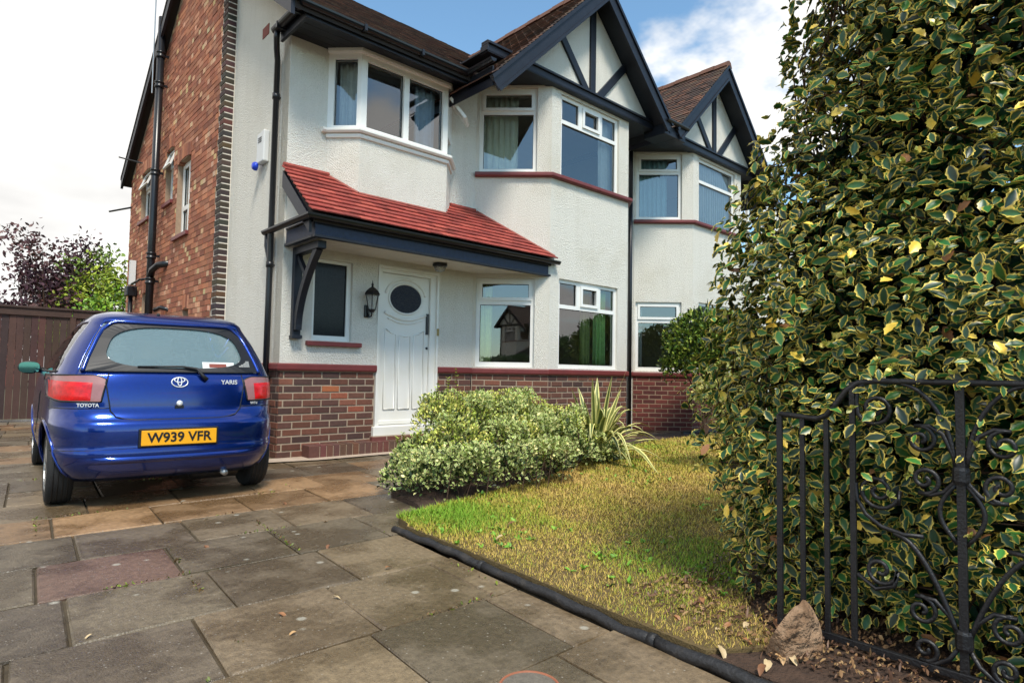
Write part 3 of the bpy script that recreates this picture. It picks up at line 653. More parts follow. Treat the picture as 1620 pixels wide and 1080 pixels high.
# ---- door
fm = MB(); fm.wall(U(4.11), U(5.08), 0.31, 2.43, [(U(4.185), U(4.96), 0.33, 2.345)], -0.12, -0.02, F0); fm.wall(U(4.11), U(5.08), 0.31, 2.43, [(U(4.14), U(5.05), 0.3, 2.39)], -0.02, 0.015, F0)
fm.build('door_frame', M['paint'], H, bevel=0.004)
dr = empty('front_door', (0, 0, 0), H)
DX, DZ = 4.5725, 2.02
dl = MB(); dl.box((U(4.188), 0.335, -0.10), (U(4.957), 2.342, -0.055), F0); dl.build('door_leaf', M['paint'], dr, bevel=0.003)
def ell(cx, cz, a, b, t0, t1, n, o): return [(U(cx+a*math.cos(R(t0+(t1-t0)*i/n))), cz+b*math.sin(R(t0+(t1-t0)*i/n)), o) for i in range(n+1)]
MB().add(ell(DX, DZ, 0.255, 0.198, 0, 348.75, 31, -0.05), [tuple(range(32))], F0).build('oval_pane', M['glass_lead'], dr, fix=False)
MB().tube(ell(DX, DZ, 0.263, 0.206, 0, 360, 40, -0.052), 0.016, 8, F0, cap=False).build('oval_bead', M['paint'], dr, smooth=True)
MB().tube(ell(DX, DZ, 0.325, 0.265, 12, 168, 24, -0.052), 0.018, 8, F0).build('hood_mould', M['paint'], dr, smooth=True)
lm_ = [(U(DX+s), 1.735+0.085*(abs(s)/0.3)**2.2-0.015*math.cos(s*20)*(abs(s) > 0.2), -0.052) for s in np.linspace(-0.33, 0.33, 25)]
MB().tube(lm_, 0.02, 8, F0).build('lower_mould', M['paint'], dr, smooth=True)
MB().tube([(u, z-0.05, o) for u, z, o in lm_[2:-2]], 0.012, 8, F0).build('lower_mould', M['paint'], dr, smooth=True)
for a, b, tl_, tr_ in ((4.265, 4.43, 1.60, 1.53), (4.485, 4.66, 1.52, 1.52), (4.715, 4.88, 1.53, 1.60)):      # three tall sunk panels
    path = [(U(a), 0.535), (U(b), 0.535), (U(b), tr_), (U((a+b)/2), (tl_+tr_)/2-0.012), (U(a), tl_)]
    MB().prism(path, -0.057, -0.0525, F0).build('door_panel', M['paint'], dr)
    pp = [(u, z, -0.053) for u, z in path]; MB().tube(pp+[pp[0], pp[1]], 0.011, 6, F0).build('panel_mould', M['paint'], dr, smooth=True)
box_part('letter_plate', (U(4.908), 1.555, -0.056), (U(4.948), 1.845, -0.035), M['black'], dr, F0, bevel=0.004)
MB().lathe([(0.0, 0), (0.017, 0.001), (0.017, 0.012), (0.006, 0.016)], 14, F0 @ Matrix.Translation((U(4.93), 1.365, -0.056))).build('lock', M['black'], dr, smooth=True)
box_part('weather_bar', (U(4.19), 0.335, -0.055), (U(4.955), 0.39, -0.03), M['paint'], dr, F0, bevel=0.008)
box_part('door_threshold', (U(4.07), 0.2, -0.2), (U(5.11), 0.318, 0.05), M['paint'], H, F0, bevel=0.006)
# brick-on-edge step
sb = MB(); sb.box((3.155, 6.91, 0.0), (5.1, 7.09, 0.138)); sp_ = sb.build('door_step', M['mortar'], H)
x = 3.15; k = 0
while x < 5.1:
    w_ = 0.13 if k == 0 else 0.072
    c = tuple(v*random.uniform(0.8, 1.15) for v in lin(96, 62, 52))
    ob = link('brick', block_mesh(w_, 0.19, 0.14, M['brick'], 0.005), sp_, c); ob.location = (x+w_/2, 6.995, 0.151+random.uniform(-0.002, 0.002)); x += w_+0.013; k += 1
# second, recessed course under the threshold
sb2 = MB(); sb2.box((4.05, 7.0, 0.13), (5.2, 7.14, 0.2)); s2 = sb2.build('upper_step', M['mortar'], H)
for i in range(5): piece('brick', 0.212, 0.062, 0.05, fr(4.0, 7.0, 1, 0), 0.13+i*0.226, 0.166, 0.004, M['brick'], tuple(v*random.uniform(0.8, 1.2) for v in lin(112, 62, 50)), s2, 0.002)
box_part('bell_plate', (U(5.05), 1.545, 0.014), (U(5.085), 1.645, 0.028), M['brass'], H, F0, bevel=0.004)

# ---- oriel window over the porch
O1, O2, O3, O4 = (3.33, 7.1), (3.62, 6.8), (4.95, 6.8), (5.24, 7.1)
ol, of_, or_ = fr(*O1, 0.29, -0.3), fr(*O2, 1, 0), fr(*O3, 0.29, 0.3)
lo_ = math.hypot(0.29, 0.3); lf_ = O3[0]-O2[0]
ow = MB(); ow.wall(0, lo_, 2.95, 3.97, [], -0.1, 0, ol); ow.wall(0, lf_, 2.95, 3.97, [], -0.1, 0, of_); ow.wall(0, lo_, 2.95, 3.97, [], -0.1, 0, or_)
ow.build('oriel_apron', M['render'], H)
sill_strip('oriel_sill', [(3.25, 7.1), O1, O2, O3, O4], 3.955, 4.01, 0.075, M['paint'], H)
sill_strip('oriel_sill', [O1, O2, O3, O4], 3.90, 3.95, 0.03, M['paint'], H)
sill_strip('oriel_head', [O1, O2, O3, O4], 4.965, 5.04, 0.05, M['paint'], H)
window(H, ol, 0.0, lo_, 4.0, 4.98, [(0.075, lo_-0.05, 4.06, 4.91)], inset=0.0, th=0.08)
window(H, of_, 0.0, lf_, 4.0, 4.98, [(0.085, 0.62, 4.06, 4.9), (0.70, lf_-0.08, 4.06, 4.9)], inset=0.0, th=0.08)
window(H, or_, 0.0, lo_, 4.0, 4.98, [(0.06, lo_-0.06, 4.06, 4.3)], inset=0.0, th=0.08)
cs = MB(); cs.wall(0.05, lo_-0.05, -0.36, 0.0, [(0.09, lo_-0.09, -0.31, -0.05)], -0.02, 0.02, or_ @ Matrix.Translation((0, 4.86, 0.02)) @ Matrix.Rotation(R(-38), 4, 'X'))
cso = cs.build('open_casement', UP, H)
MB().add([(0.085, -0.315, 0.0), (lo_-0.085, -0.315, 0.0), (lo_-0.085, -0.045, 0.0), (0.085, -0.045, 0.0)], [(0, 1, 2, 3)], or_ @ Matrix.Translation((0, 4.86, 0.02)) @ Matrix.Rotation(R(-38), 4, 'X')).build('pane', M['glass'], cso, fix=False)
rm = MB(); rm.box((3.0, 9.5, 2.8), (5.4, 9.56, 5.3)); rm.box((5.34, 7.2, 0.2), (5.4, 9.5, 5.3)); rm.box((3.06, 7.35, 0.2), (3.1, 9.5, 5.3)); rm.box((3.0, 9.5, 0.2), (5.4, 9.56, 2.6))
rm.build('room_partition', M['room'], H)
box_part('upper_ceiling', (3.06, 6.85, 5.055), (5.34, 9.5, 5.09), M['roomw'], H); box_part('upper_floor', (3.06, 7.0, 2.78), (5.34, 9.5, 2.82), M['floorc'], H); box_part('hall_ceiling', (3.06, 7.3, 2.58), (5.34, 9.5, 2.62), M['roomw'], H)
box_part('window_seat', (3.64, 6.9, 4.0), (4.93, 7.3, 4.03), M['roomw'], H)

# ---- main roof, eaves, gutters
RZ, RY, EY, EZ = 8.27, 10.85, 6.42, 5.08
RB, RBZ = 15.25, 5.02
P0 = [(EY, EZ), (RY, RZ), (RB, RBZ), (RB, RBZ-0.14), (RY, RZ-0.16), (EY, EZ-0.12)]
YZ = Matrix(((0, 0, 1, 0), (1, 0, 0, 0), (0, 1, 0, 0), (0, 0, 0, 1)))
MB().prism(P0, 2.60, 5.2, YZ).build('main_roof', M['deck'], H)
k_ = (RZ-EZ)/(RY-EY); P1 = [(7.3, EZ+k_*(7.3-EY)), (RY, RZ), (RB, RBZ), (RB, RBZ-0.14), (RY, RZ-0.16), (7.3, EZ+k_*(7.3-EY)-0.12)]
MB().prism(P1, 5.2, 9.3, YZ).build('main_roof', M['deck'], H)
gl_ = math.hypot(RY-EY, RZ-EZ)
mt_ = tile_slope((2.56, EY-0.04, EZ-0.03), (1, 0, 0), (0, RY-EY, RZ-EZ), (0, -(RZ-EZ), RY-EY), 6.7, gl_, seed=8, keep=lambda c: c.x < 5.35 or c.y > 7.6)
mt_.build('front_slope_tiles', M['tileA'], H, fix=False)['kind'] = 'stuff'
# verge on the side gable, dark board and tile edge
for a, b in (((EY, EZ), (RY, RZ)), ((RB, RBZ), (RY, RZ))):
    MB().prism([(a[0], a[1]-0.02), (b[0], b[1]-0.02), (b[0], b[1]-0.24), (a[0], a[1]-0.2)], 2.555, 2.60, YZ).build('verge_board', NAVY, H)
    MB().prism([(a[0], a[1]+0.045), (b[0], b[1]+0.045), (b[0], b[1]-0.02), (a[0], a[1]-0.02)], 2.545, 2.70, YZ).build('verge_tiles', M['deck'], H)
# boxed eaves of the door wing
box_part('eaves_fascia', (2.745, 6.455, 4.93), (5.06, 6.49, 5.07), NAVY, H, bevel=0.004)
box_part('eaves_fascia', (2.745, 6.49, 4.93), (2.78, 7.18, 5.07), NAVY, H, bevel=0.004)
so = MB()
for i in range(5): so.box((2.782, 6.492+i*0.124, 5.018+0.001*(i % 2)), (5.3, 6.492+i*0.124+0.119, 5.04))
so.build('eaves_soffit', NAVY, H, bevel=0.003)
gutter('gutter', [(2.69, 7.2, 5.06), (2.69, 6.40, 5.06), (4.96, 6.40, 5.06)], H, 0.055)
for x_ in (3.4, 4.2): MB().box((x_, 6.335, 4.995), (x_+0.035, 6.46, 5.068)).build('gutter_clip', M['black'], H)
for y_ in (6.55, 7.0): MB().box((2.63, y_, 4.995), (2.75, y_+0.035, 5.068)).build('gutter_clip', M['black'], H)
# downpipe on the white side wall
px_, py_ = X0-0.055, 7.36
dp = MB(); dp.tube([(2.69, 7.14, 5.02), (2.69, 7.15, 4.95), (2.73, 7.24, 4.86), (px_, py_, 4.78), (px_, py_, 2.0), (px_, py_, 0.0)], 0.036, 12)
dpo = dp.build('downpipe', M['black'], H, smooth=True)
for z in (4.3, 2.25, 0.9):
    MB().tube([(px_, py_, z), (px_, py_, z+0.07)], 0.045, 12).build('pipe_collar', M['black'], dpo, smooth=True); MB().box((px_, py_-0.01, z+0.02), (X0, py_+0.01, z+0.04)).build('pipe_bracket', M['black'], dpo)
# air brick and stain
FV = FS
MB().box((9.07-8.03, 5.33, -0.01), (9.07-7.82, 5.465, 0.008), FV).build('air_brick', M['airbrick'], H)

# ---- brick main block with quoins
XB = 2.715
FB = fr(XB, RB-0.25, 0, -1)                    # u = 15.0 - Y
YB = RB-0.25
side_w = [(10.62, 11.40, 3.2, 4.46), (11.66, 12.18, 3.9, 4.86), (13.30, 14.05, 3.9, 4.88), (10.40, 10.74, 1.45, 1.96), (13.0, 13.55, 1.55, 2.45)]
def roofz(y): return EZ+k_*(y-EY)-0.14 if y < RY else RBZ+(RZ-RBZ)/(RB-RY)*(RB-y)-0.16
bw = MB(); bw.wall(0, YB-9.11, 0, 5.0, [(YB-b, YB-a, c, d) for a, b, c, d in side_w], -0.22, -0.008, FB)
bw.prism([(0, 5.0), (YB-9.11, 5.0), (YB-9.11, roofz(9.11)), (YB-RY, roofz(RY)), (0, roofz(YB))], -0.22, -0.008, FB)
bw.box((XB+0.03, 9.12, 0), (X0+0.1, 9.2, 6.8)); bw.box((XB+0.02, 14.8, 0), (9.2, 15.0, 5.0))
bw.build('side_wall', M['mortar_d'], H)
sb = MB(); rn = random.Random(9); L = 0.236; course = COURSE
SC = [lin(166, 102, 72), lin(154, 92, 66), lin(174, 112, 80), lin(148, 86, 62), lin(162, 104, 78), lin(176, 120, 92), lin(142, 84, 62)]
r = 0
while r*course < 8.3:
    z0 = r*course; z1 = z0+course-0.011; u = -(r % 2)*L/2
    while u < YB-9.28:
        a = max(u, 0.0); b = min(u+L-0.011, YB-9.28); u += L
        if rn.random() < 0.3: b = a+(b-a)*0.5; u -= L*0.5
        if b-a < 0.04: continue
        ya, yb_ = YB-b, YB-a
        if z1 > min(roofz(ya), roofz(yb_))-0.02: continue
        if any(ya < w1+0.005 and yb_ > w0-0.005 and z0 < h1-0.0 and z1 > h0+0.0 for w0, w1, h0, h1 in side_w):
            # cut bricks at the reveals
            hit = [q for q in side_w if ya < q[1]+0.005 and yb_ > q[0]-0.005 and z0 < q[3] and z1 > q[2]][0]
            if ya < hit[0]-0.04: yb_ = hit[0]-0.006
            elif yb_ > hit[1]+0.04: ya = hit[1]+0.006
            else: continue
            a, b = YB-yb_, YB-ya
        c = rn.choice(SC); f = rn.uniform(0.72, 1.2); c = tuple(v*f for v in c)
        if b-a < 0.13 and rn.random() < 0.4: c = tuple(v*rn.uniform(0.8, 1.1) for v in lin(206, 166, 128))
        j = rn.uniform(-0.003, 0.003)
        sb.add([(a, z0, 0.0+j), (b, z0, j), (b, z1, j), (a, z1, j), (a, z0, -0.02), (b, z0, -0.02), (b, z1, -0.02), (a, z1, -0.02)], [(0, 1, 2, 3), (0, 4, 5, 1), (1, 5, 6, 2), (2, 6, 7, 3), (3, 7, 4, 0)], FB, c)
    r += 1
sb.build('side_wall_bricks', M['brickA'], H, kind='stuff', fix=False)
qm = MB(); qm.box((XB+0.004, 9.066, 0), (X0-0.0, 9.29, 6.75)); q = qm.build('corner_quoins', M['mortar_w'], H)
r = 0
while r*course < 6.7:
    z = (r+0.5)*course; c = tuple(v*random.uniform(0.7, 1.25) for v in random.choice([lin(62, 48, 42), lin(76, 54, 46), lin(56, 46, 42), lin(84, 56, 46)]))
    if r % 2: pcs = [(9.075, 9.245)]
    else: pcs = [(9.075, 9.17), (9.182, 9.285)]
    for (ya, yb_) in pcs:
        xa = XB-0.006; xb_ = X0-0.012 if ya < 9.1 else X0-0.03
        ob = link('brick', block_mesh(xb_-xa, yb_-ya, course-0.016, M['brick'], 0.004), q, c)
        ob.location = ((xa+xb_)/2, (ya+yb_)/2, z+(course-0.016)/2)
        ob.matrix_local = Matrix.Translation(((xa+xb_)/2, (ya+yb_)/2-0.012, z)) @ Matrix.Rotation(0, 4, 'X') @ Matrix.Translation((0, 0, (course-0.016)/2))
    r += 1
# side windows
def sw(i, panes, arch=True):
    a, b, c, d = side_w[i]; u0, u1 = YB-b, YB-a
    w_ = window(H, FB, u0+0.005, u1-0.005, c+0.01, d-0.005, [(u0+p[0]*(u1-u0), u0+p[1]*(u1-u0), c+p[2]*(d-c), c+p[3]*(d-c), *p[4:]) for p in panes], inset=0.09)
    box_part('sill', (u0-0.04, c-0.06, -0.09), (u1+0.04, c+0.005, 0.045), M['sill'], w_, FB, bevel=0.006)
    # soldier arch over the opening
    ar = MB(); n = max(4, int((u1-u0)/0.085))
    for k in range(n):
        aa = u0+(u1-u0)*k/n; cu = (k+0.5)/n-0.5; dz = 0.05*(1-(2*cu)**2)
        f = random.uniform(0.75, 1.15); cc = tuple(v*f for v in random.choice(SC))
        ar.add([(aa+0.005, d-0.03+dz, 0.004), (aa+(u1-u0)/n-0.005, d-0.03+dz, 0.004), (aa+(u1-u0)/n-0.005+cu*0.02, d+0.18+dz, 0.004), (aa+0.005+cu*0.02, d+0.18+dz, 0.004)] +
               [(aa+0.005, d-0.03+dz, -0.09), (aa+(u1-u0)/n-0.005, d-0.03+dz, -0.09), (aa+(u1-u0)/n-0.005+cu*0.02, d+0.18+dz, -0.09), (aa+0.005+cu*0.02, d+0.18+dz, -0.09)],
               [(0, 1, 2, 3), (0, 4, 5, 1), (1, 5, 6, 2), (2, 6, 7, 3), (3, 7, 4, 0)], FB, cc)
    ar.build('window_arch', M['brickA'], H, fix=False)['kind'] = 'stuff'
sw(0, [(0.1, 0.46, 0.42, 0.93), (0.54, 0.9, 0.42, 0.93), (0.1, 0.46, 0.06, 0.36), (0.54, 0.9, 0.06, 0.36)])
sw(1, [(0.12, 0.88, 0.06, 0.62), (0.16, 0.84, 0.72, 0.92, 1)]); sw(2, [(0.1, 0.9, 0.06, 0.6), (0.14, 0.86, 0.71, 0.92, 1)])
sw(3, [(0.15, 0.85, 0.1, 0.9)]); sw(4, [(0.08, 0.46, 0.08, 0.92), (0.54, 0.92, 0.08, 0.92)])
MB().box((XB+0.28, 9.4, 0.1), (XB+0.3, 14.7, 5.0)).build('side_room_partition', M['room'], H)
# open top lights leaning out on the side wall
for i in (1, 2):
    a, b, c, d = side_w[i]; u0, u1 = YB-b, YB-a; T = FB @ Matrix.Translation((0, d-0.03, -0.06)) @ Matrix.Rotation(R(-20), 4, 'X')
    m_ = MB(); m_.wall(u0+0.03, u1-0.03, -0.32, 0, [(u0+0.08, u1-0.08, -0.28, -0.04)], -0.015, 0.015, T); oc = m_.build('open_casement', UP, H)
    MB().add([(u0+0.075, -0.285, 0), (u1-0.075, -0.285, 0), (u1-0.075, -0.045, 0), (u0+0.075, -0.045, 0)], [(0, 1, 2, 3)], T).build('pane', M['glass'], oc, fix=False)
# soil stack with branches, waste pipes
sx_ = XB-0.13; syy = 12.35
sp2 = MB(); sp2.tube([(sx_, syy, 0), (sx_, syy, 7.35)], 0.062, 14); spo = sp2.build('soil_stack', M['black'], H, smooth=True)
for z in (2.5, 2.95, 4.45, 6.05, 6.6):
    MB().lathe([(0.062, 0), (0.078, 0.005), (0.078, 0.035), (0.07, 0.04), (0.07, 0.08), (0.08, 0.085), (0.08, 0.11), (0.062, 0.115)], 14, Matrix.Translation((sx_, syy, z))).build('stack_collar', M['black'], spo, smooth=True)
    MB().box((sx_, syy-0.015, z+0.04), (XB+0.02, syy+0.015, z+0.08)).build('stack_bracket', M['black'], spo)
MB().tube([(sx_, syy, 2.62), (sx_, syy-0.12, 2.74), (sx_+0.03, syy-0.42, 2.8), (XB+0.05, syy-0.62, 2.82)], 0.055, 12).build('branch_pipe', M['black'], spo, smooth=True)
MB().tube([(sx_+0.02, syy-0.35, 2.02), (sx_+0.05, syy-0.62, 2.05), (XB+0.04, syy-0.75, 2.0)], 0.035, 10).build('waste_pipe', M['black'], spo, smooth=True)
MB().tube([(XB-0.1, 14.05, 0), (XB-0.1, 14.05, 2.45)], 0.04, 10).build('rear_downpipe', M['black'], H, smooth=True)
MB().box((XB-0.19, 13.93, 2.42), (XB-0.01, 14.18, 2.62)).build('hopper', M['black'], H, bevel=0.02)
MB().tube([(XB-0.1, 14.0, 2.66), (XB-0.1, 13.3, 2.68), (XB+0.03, 13.2, 2.7)], 0.022, 8).build('waste_pipe', M['black'], H, smooth=True)
MB().box((XB-0.12, 14.1, 2.66), (XB-0.02, 14.2, 3.15)).build('overflow_panel', M['white'], H)
MB().tube([(XB+0.05, 14.9, 4.4), (XB-0.35, 15.2, 4.28)], 0.02, 8).build('overflow_pipe', M['black'], H); MB().tube([(XB+0.05, 14.0, 5.1), (XB-0.32, 14.6, 5.3)], 0.015, 8).build('overflow_pipe', M['black'], H)
# flue cable mast
ae = MB(); ae.tube([(XB-0.2, 12.55, 6.0), (XB-0.2, 12.6, 8.1)], 0.012, 6); aeo = empty('aerial', (XB-0.2, 12.55, 6.0))
def attach(o, root): o.parent = root; o.matrix_parent_inverse = Matrix.Translation(root.location).inverted()
attach(ae.build('mast', M['alloy']), aeo); 
m_ = MB(); m_.tube([(XB-0.2, 12.6, 8.0), (XB+0.0, 12.0, 7.8)], 0.008, 6)
for k in range(5): m_.tube([(XB-0.28+0.04*k, 12.55-0.12*k, 7.98-0.04*k), (XB-0.08+0.04*k, 12.6-0.12*k, 7.98-0.04*k)], 0.005, 5)
attach(m_.build('aerial_array', M['alloy']), aeo)
tag(aeo, 'thin grey television aerial on a mast beside the soil stack', 'aerial')

# ---- porch
PT, PB, PZ0, PZ1 = 7.1, 6.24, 2.735, 3.42          # wall line, gutter line, eaves and head height of the tiled roof
pr = empty('porch', (0, 0, 0), H)
ps = (PZ1-PZ0)/(PT-PB); pl_ = math.hypot(PZ1-PZ0, PT-PB)
# deck wedge
MB().prism([(PB+0.03, PZ0-0.03), (PT+0.02, PZ1-0.03), (PT+0.02, PZ1-0.11), (PB+0.03, PZ0-0.11)], 2.83, 6.5, YZ).build('porch_deck', M['deck'], H)
MB().prism([(PB+0.08, PZ0-0.05), (PT, PZ1-0.05), (PT, PZ1-0.25), (PB+0.08, PZ0-0.22)], 2.80, 2.83, YZ).build('porch_bargeboard', NAVY, H)
TR = [lin(158, 66, 54), lin(146, 58, 48), lin(168, 76, 62), lin(150, 64, 54), lin(136, 54, 46)]
nrow = 10; gz = pl_/nrow; tw = 0.19
MT = Matrix(((1, 0, 0, 2.785), (0, (PT-PB)/pl_, -(PZ1-PZ0)/pl_, PB), (0, (PZ1-PZ0)/pl_, (PT-PB)/pl_, PZ0), (0, 0, 0, 1)))   # local (along, up slope, normal)
tme = None; rn = random.Random(3); count = 0
for r in range(nrow):
    a = -(r % 2)*tw/2
    while a < 3.9:
        x0 = max(a, 0); x1 = a+tw; a += tw
        vc = (r+0.5)*gz; yv = PB+vc*(PT-PB)/pl_; X_ = 2.785+(x0+x1)/2
        lim = 5.70+(7.1-yv)+0.1
        if X_ > lim: continue
        if yv > 6.86 and 3.3+max(0, 7.1-yv) < X_-0.12 and X_+0.12 < 5.26-max(0, 7.1-yv): continue
        w_ = x1-x0-0.004
        if w_ < 0.05: continue
        c = rn.choice(TR); f = rn.uniform(0.88, 1.12); c = tuple(v*f for v in c)
        ob = link('tile', block_mesh(w_, gz*1.12, 0.016, M['tile'], 0.003), pr, c)
        ob.matrix_local = MT @ Matrix.Translation(((x0+x1)/2, vc-gz*0.06, 0.024+rn.uniform(-0.002, 0.002))) @ Matrix.Rotation(R(-11), 4, 'X'); count += 1
MB().tube([(2.80, 7.08, PZ1+0.015), (3.36, 7.07, PZ1+0.015)], 0.035, 8).build('ridge_fillet', M['tile'], pr, color=lin(150, 66, 54))
MB().tube([(5.22, 7.07, PZ1+0.015), (5.68, 7.07, PZ1+0.015)], 0.035, 8).build('ridge_fillet', M['tile'], pr, color=lin(150, 66, 54))
fil = MB()                                            # mortar fillets where the tiles meet the walls
fz = lambda y: PZ0+ps*(y-PB)+0.03
for A_, B_ in (((3.33, 7.09), (3.62, 6.795)), ((3.62, 6.79), (4.95, 6.79)), ((5.72, 7.08), (6.55, 6.25))):
    fil.tube([(A_[0]+(B_[0]-A_[0])*t_, A_[1]+(B_[1]-A_[1])*t_, fz(A_[1]+(B_[1]-A_[1])*t_)) for t_ in np.linspace(0, 1, 9)], 0.022, 6)
fil.build('flashing', M['tile'], pr, color=lin(150, 82, 70))
# fascia beam, return, soffit boards
box_part('porch_fascia', (2.87, 6.315, 2.50), (6.5, 6.35, 2.655), M['fascia'], H, bevel=0.004); box_part('fascia_mould', (2.855, 6.295, 2.475), (6.52, 6.36, 2.505), NAVY, H, bevel=0.004); box_part('fascia_mould', (2.86, 6.30, 2.655), (6.5, 6.35, 2.69), NAVY, H, bevel=0.004)
box_part('porch_fascia', (2.87, 6.35, 2.50), (2.90, 7.1, 2.655), M['fascia'], H, bevel=0.004); box_part('fascia_mould', (2.85, 6.36, 2.475), (2.905, 7.1, 2.505), NAVY, H, bevel=0.004)
MB().prism([(6.33, 2.69), (7.1, 2.69), (7.1, 3.3), (6.34, 2.72)], 2.86, 2.89, YZ).build('porch_cheek', M['render'], H)
sf = empty('porch_ceiling', (0, 0, 0), H)
for i in range(8):
    y0 = 6.352+i*0.0935; xe = min(6.46, 5.70+(7.1-y0))
    MB().box((2.9, y0, 2.508), (xe, y0+0.0895, 2.528)).build('soffit_board', M['soffit'], sf, bevel=0.003)
gutter('porch_gutter', [(2.77, 7.5, 2.70), (2.77, 6.23, 2.70), (6.62, 6.23, 2.70)], H, 0.05)
dp2 = MB(); dp2.tube([(2.775, 7.44, 2.67), (2.775, 7.44, 2.52), (px_+0.0, py_+0.03, 2.36), (px_, py_, 2.26)], 0.03, 10); dp2.build('porch_outlet', M['black'], H, smooth=True)
# timber bracket
bk = empty('porch_bracket', (0, 0, 0), H); bx = 3.005
box_part('bracket_post', (bx-0.05, 7.03, 1.43), (bx+0.05, 7.1, 2.475), NAVY, bk, bevel=0.006); box_part('bracket_foot', (bx-0.06, 7.0, 1.40), (bx+0.06, 7.1, 1.44), NAVY, bk, bevel=0.005)
box_part('bracket_arm', (bx-0.05, 6.42, 2.385), (bx+0.05, 7.03, 2.474), NAVY, bk, bevel=0.006)
cu = [(bx, 7.01-0.50*(t_**1.9), 1.5+0.9*t_) for t_ in np.linspace(0, 1, 15)]
m_ = MB()
for i in range(14): m_.bar(cu[i], cu[i+1], 0.075, 0.075, (1, 0, 0))
m_.build('curved_brace', NAVY, bk); m2_ = MB(); m2_.bar((bx, 7.02, 2.36), (bx, 6.80, 2.12), 0.05, 0.045, (1, 0, 0)); m2_.build('strut', NAVY, bk)
# gable over the bay
gable(H, 7.34, 5.03, 9.12, 'a')
box_part('valley_box', (8.96, 5.97, 5.23), (9.3, 6.4, 5.40), NAVY, H, bevel=0.01)
box_part('gable_eaves_fascia', (5.03, 5.96, 4.86), (5.06, 6.46, 5.02), NAVY, H, bevel=0.004)
gutter('gable_gutter', [(4.965, 6.41, 5.06), (4.965, 5.86, 5.06)], H, 0.05)
MB().tube([(9.42, 7.02, 0.05), (9.42, 7.02, 5.3)], 0.04, 12).build('party_downpipe', M['black'], H, smooth=True)
box_part('party_wall', (9.1, 7.1, 0.0), (9.62, 7.25, 5.4), M['render'], H)
tag(H, 'white rendered semi-detached house with red tiled porch, brick side wall and timbered gable', 'house')

# ---- neighbour's half
N_ = empty('semi_detached_house')
NX = 3.93
nfl, nff, nfr, _, _ = bay(N_, NX, nb=True)
gable(N_, 11.09, 9.32, 13.3, 'b')
MB().prism(P1, 9.3, 19.0, YZ).build('main_roof', M['deck'], N_)
nw = MB(); nw.wall(0, 5.5, 0.0, 5.4, [(0.7, 2.2, 4.0, 5.2)], -0.2, 0.0, fr(9.17+NX, 7.1, 1, 0)); nw.build('front_wall', M['render'], N_)
box_part('valley_box', (9.3, 5.97, 5.23), (9.62, 6.4, 5.40), NAVY, N_, bevel=0.01)
gutter('valley_gutter', [(8.95, 5.92, 5.47), (9.62, 5.92, 5.47)], N_, 0.05)
window(N_, fr(9.17+NX, 6.85, 1, 0), 0.7, 2.2, 3.98, 5.2, [(0.78, 1.4, 4.06, 5.1), (1.5, 2.12, 4.06, 5.1)])
tag(N_, 'neighbouring white half of the pair, set beyond the black party downpipe', 'house')

# ---------------------------------------------------------------- things on and in the house
GRN = lin(150, 196, 108); PALE = lin(206, 214, 200); TEAL = lin(150, 186, 190)
curtain(ol, 0.08, 0.36, 4.05, 4.93, -0.18, lin(196, 200, 196), 'grey white curtain in the narrow left pane of the oriel window', 1)
curtain(of_, lf_-0.42, lf_-0.08, 4.05, 4.93, -0.2, lin(168, 186, 204), 'pale blue curtain at the far end of the oriel window', 2)
curtain(fl, 0.06, 0.62, 4.05, 5.28, -0.22, lin(222, 228, 212), 'pale green curtain in the upper slanted bay window above the porch', 3)
curtain(ff, 1.28, 1.60, 4.02, 5.25, -0.2, lin(214, 216, 210), 'white curtain beside the big upper bay window under the timbered gable', 4)
curtain(fl, 0.06, 0.28, 1.15, 2.40, -0.2, lin(206, 216, 140), 'yellow green curtain in the ground floor slanted bay window by the door', 5)
curtain(ff, 1.26, 1.56, 1.15, 2.42, -0.2, lin(184, 222, 140), 'bright green curtain at the right of the ground floor front bay window', 6)
curtain(ff, 1.02, 1.24, 1.15, 2.42, -0.3, lin(160, 170, 104), 'dull green curtain behind the bright one in the front bay window', 7)
curtain(nfl, 0.06, 0.66, 4.05, 5.28, -0.2, TEAL, 'blue green patterned curtain in the neighbouring upper slanted window', 8)
curtain(nff, 0.22, 1.6, 4.02, 5.26, -0.12, lin(206, 206, 204), 'white net curtain filling the neighbouring upper front bay window', 9, amp=0.012)
curtain(nfl, 0.06, 0.2, 1.15, 2.42, -0.2, lin(206, 208, 198), 'white curtain edge in the neighbouring ground floor window behind the bush', 10)
# wall lantern
ln = empty('wall_lantern', (3.95, 7.09, 1.72))
def A(o, root): attach(o, root); return o
LX, LY = 3.955, 6.97
Tl = lambda z: Matrix.Translation((LX, LY, z))
A(MB().box((3.905, 7.06, 1.72), (3.985, 7.098, 1.88)).build('back_plate', M['black'], bevel=0.015), ln)
A(MB().tube([(3.945, 7.07, 1.78), (3.95, 7.03, 1.72), (LX, LY+0.01, 1.735), (LX, LY, 1.80)], 0.012, 8).build('scroll_arm', M['black'], smooth=True), ln)
A(MB().lathe([(0.02, 1.775), (0.03, 1.785), (0.05, 1.81), (0.052, 1.82)], 6).build('lantern_base', M['black']), ln).location = (LX, LY, 0)
A(MB().lathe([(0.046, 1.82), (0.082, 2.0)], 6).build('lantern_glass', M['lampglass'], fix=False), ln).location = (LX, LY, 0)
m_ = MB()
for k in range(6):
    a = k*math.pi/3; m_.tube([(0.05*math.cos(a), 0.05*math.sin(a), 1.815), (0.087*math.cos(a), 0.087*math.sin(a), 2.005)], 0.006, 6)
A(m_.build('glazing_bars', M['black']), ln).location = (LX, LY, 0)
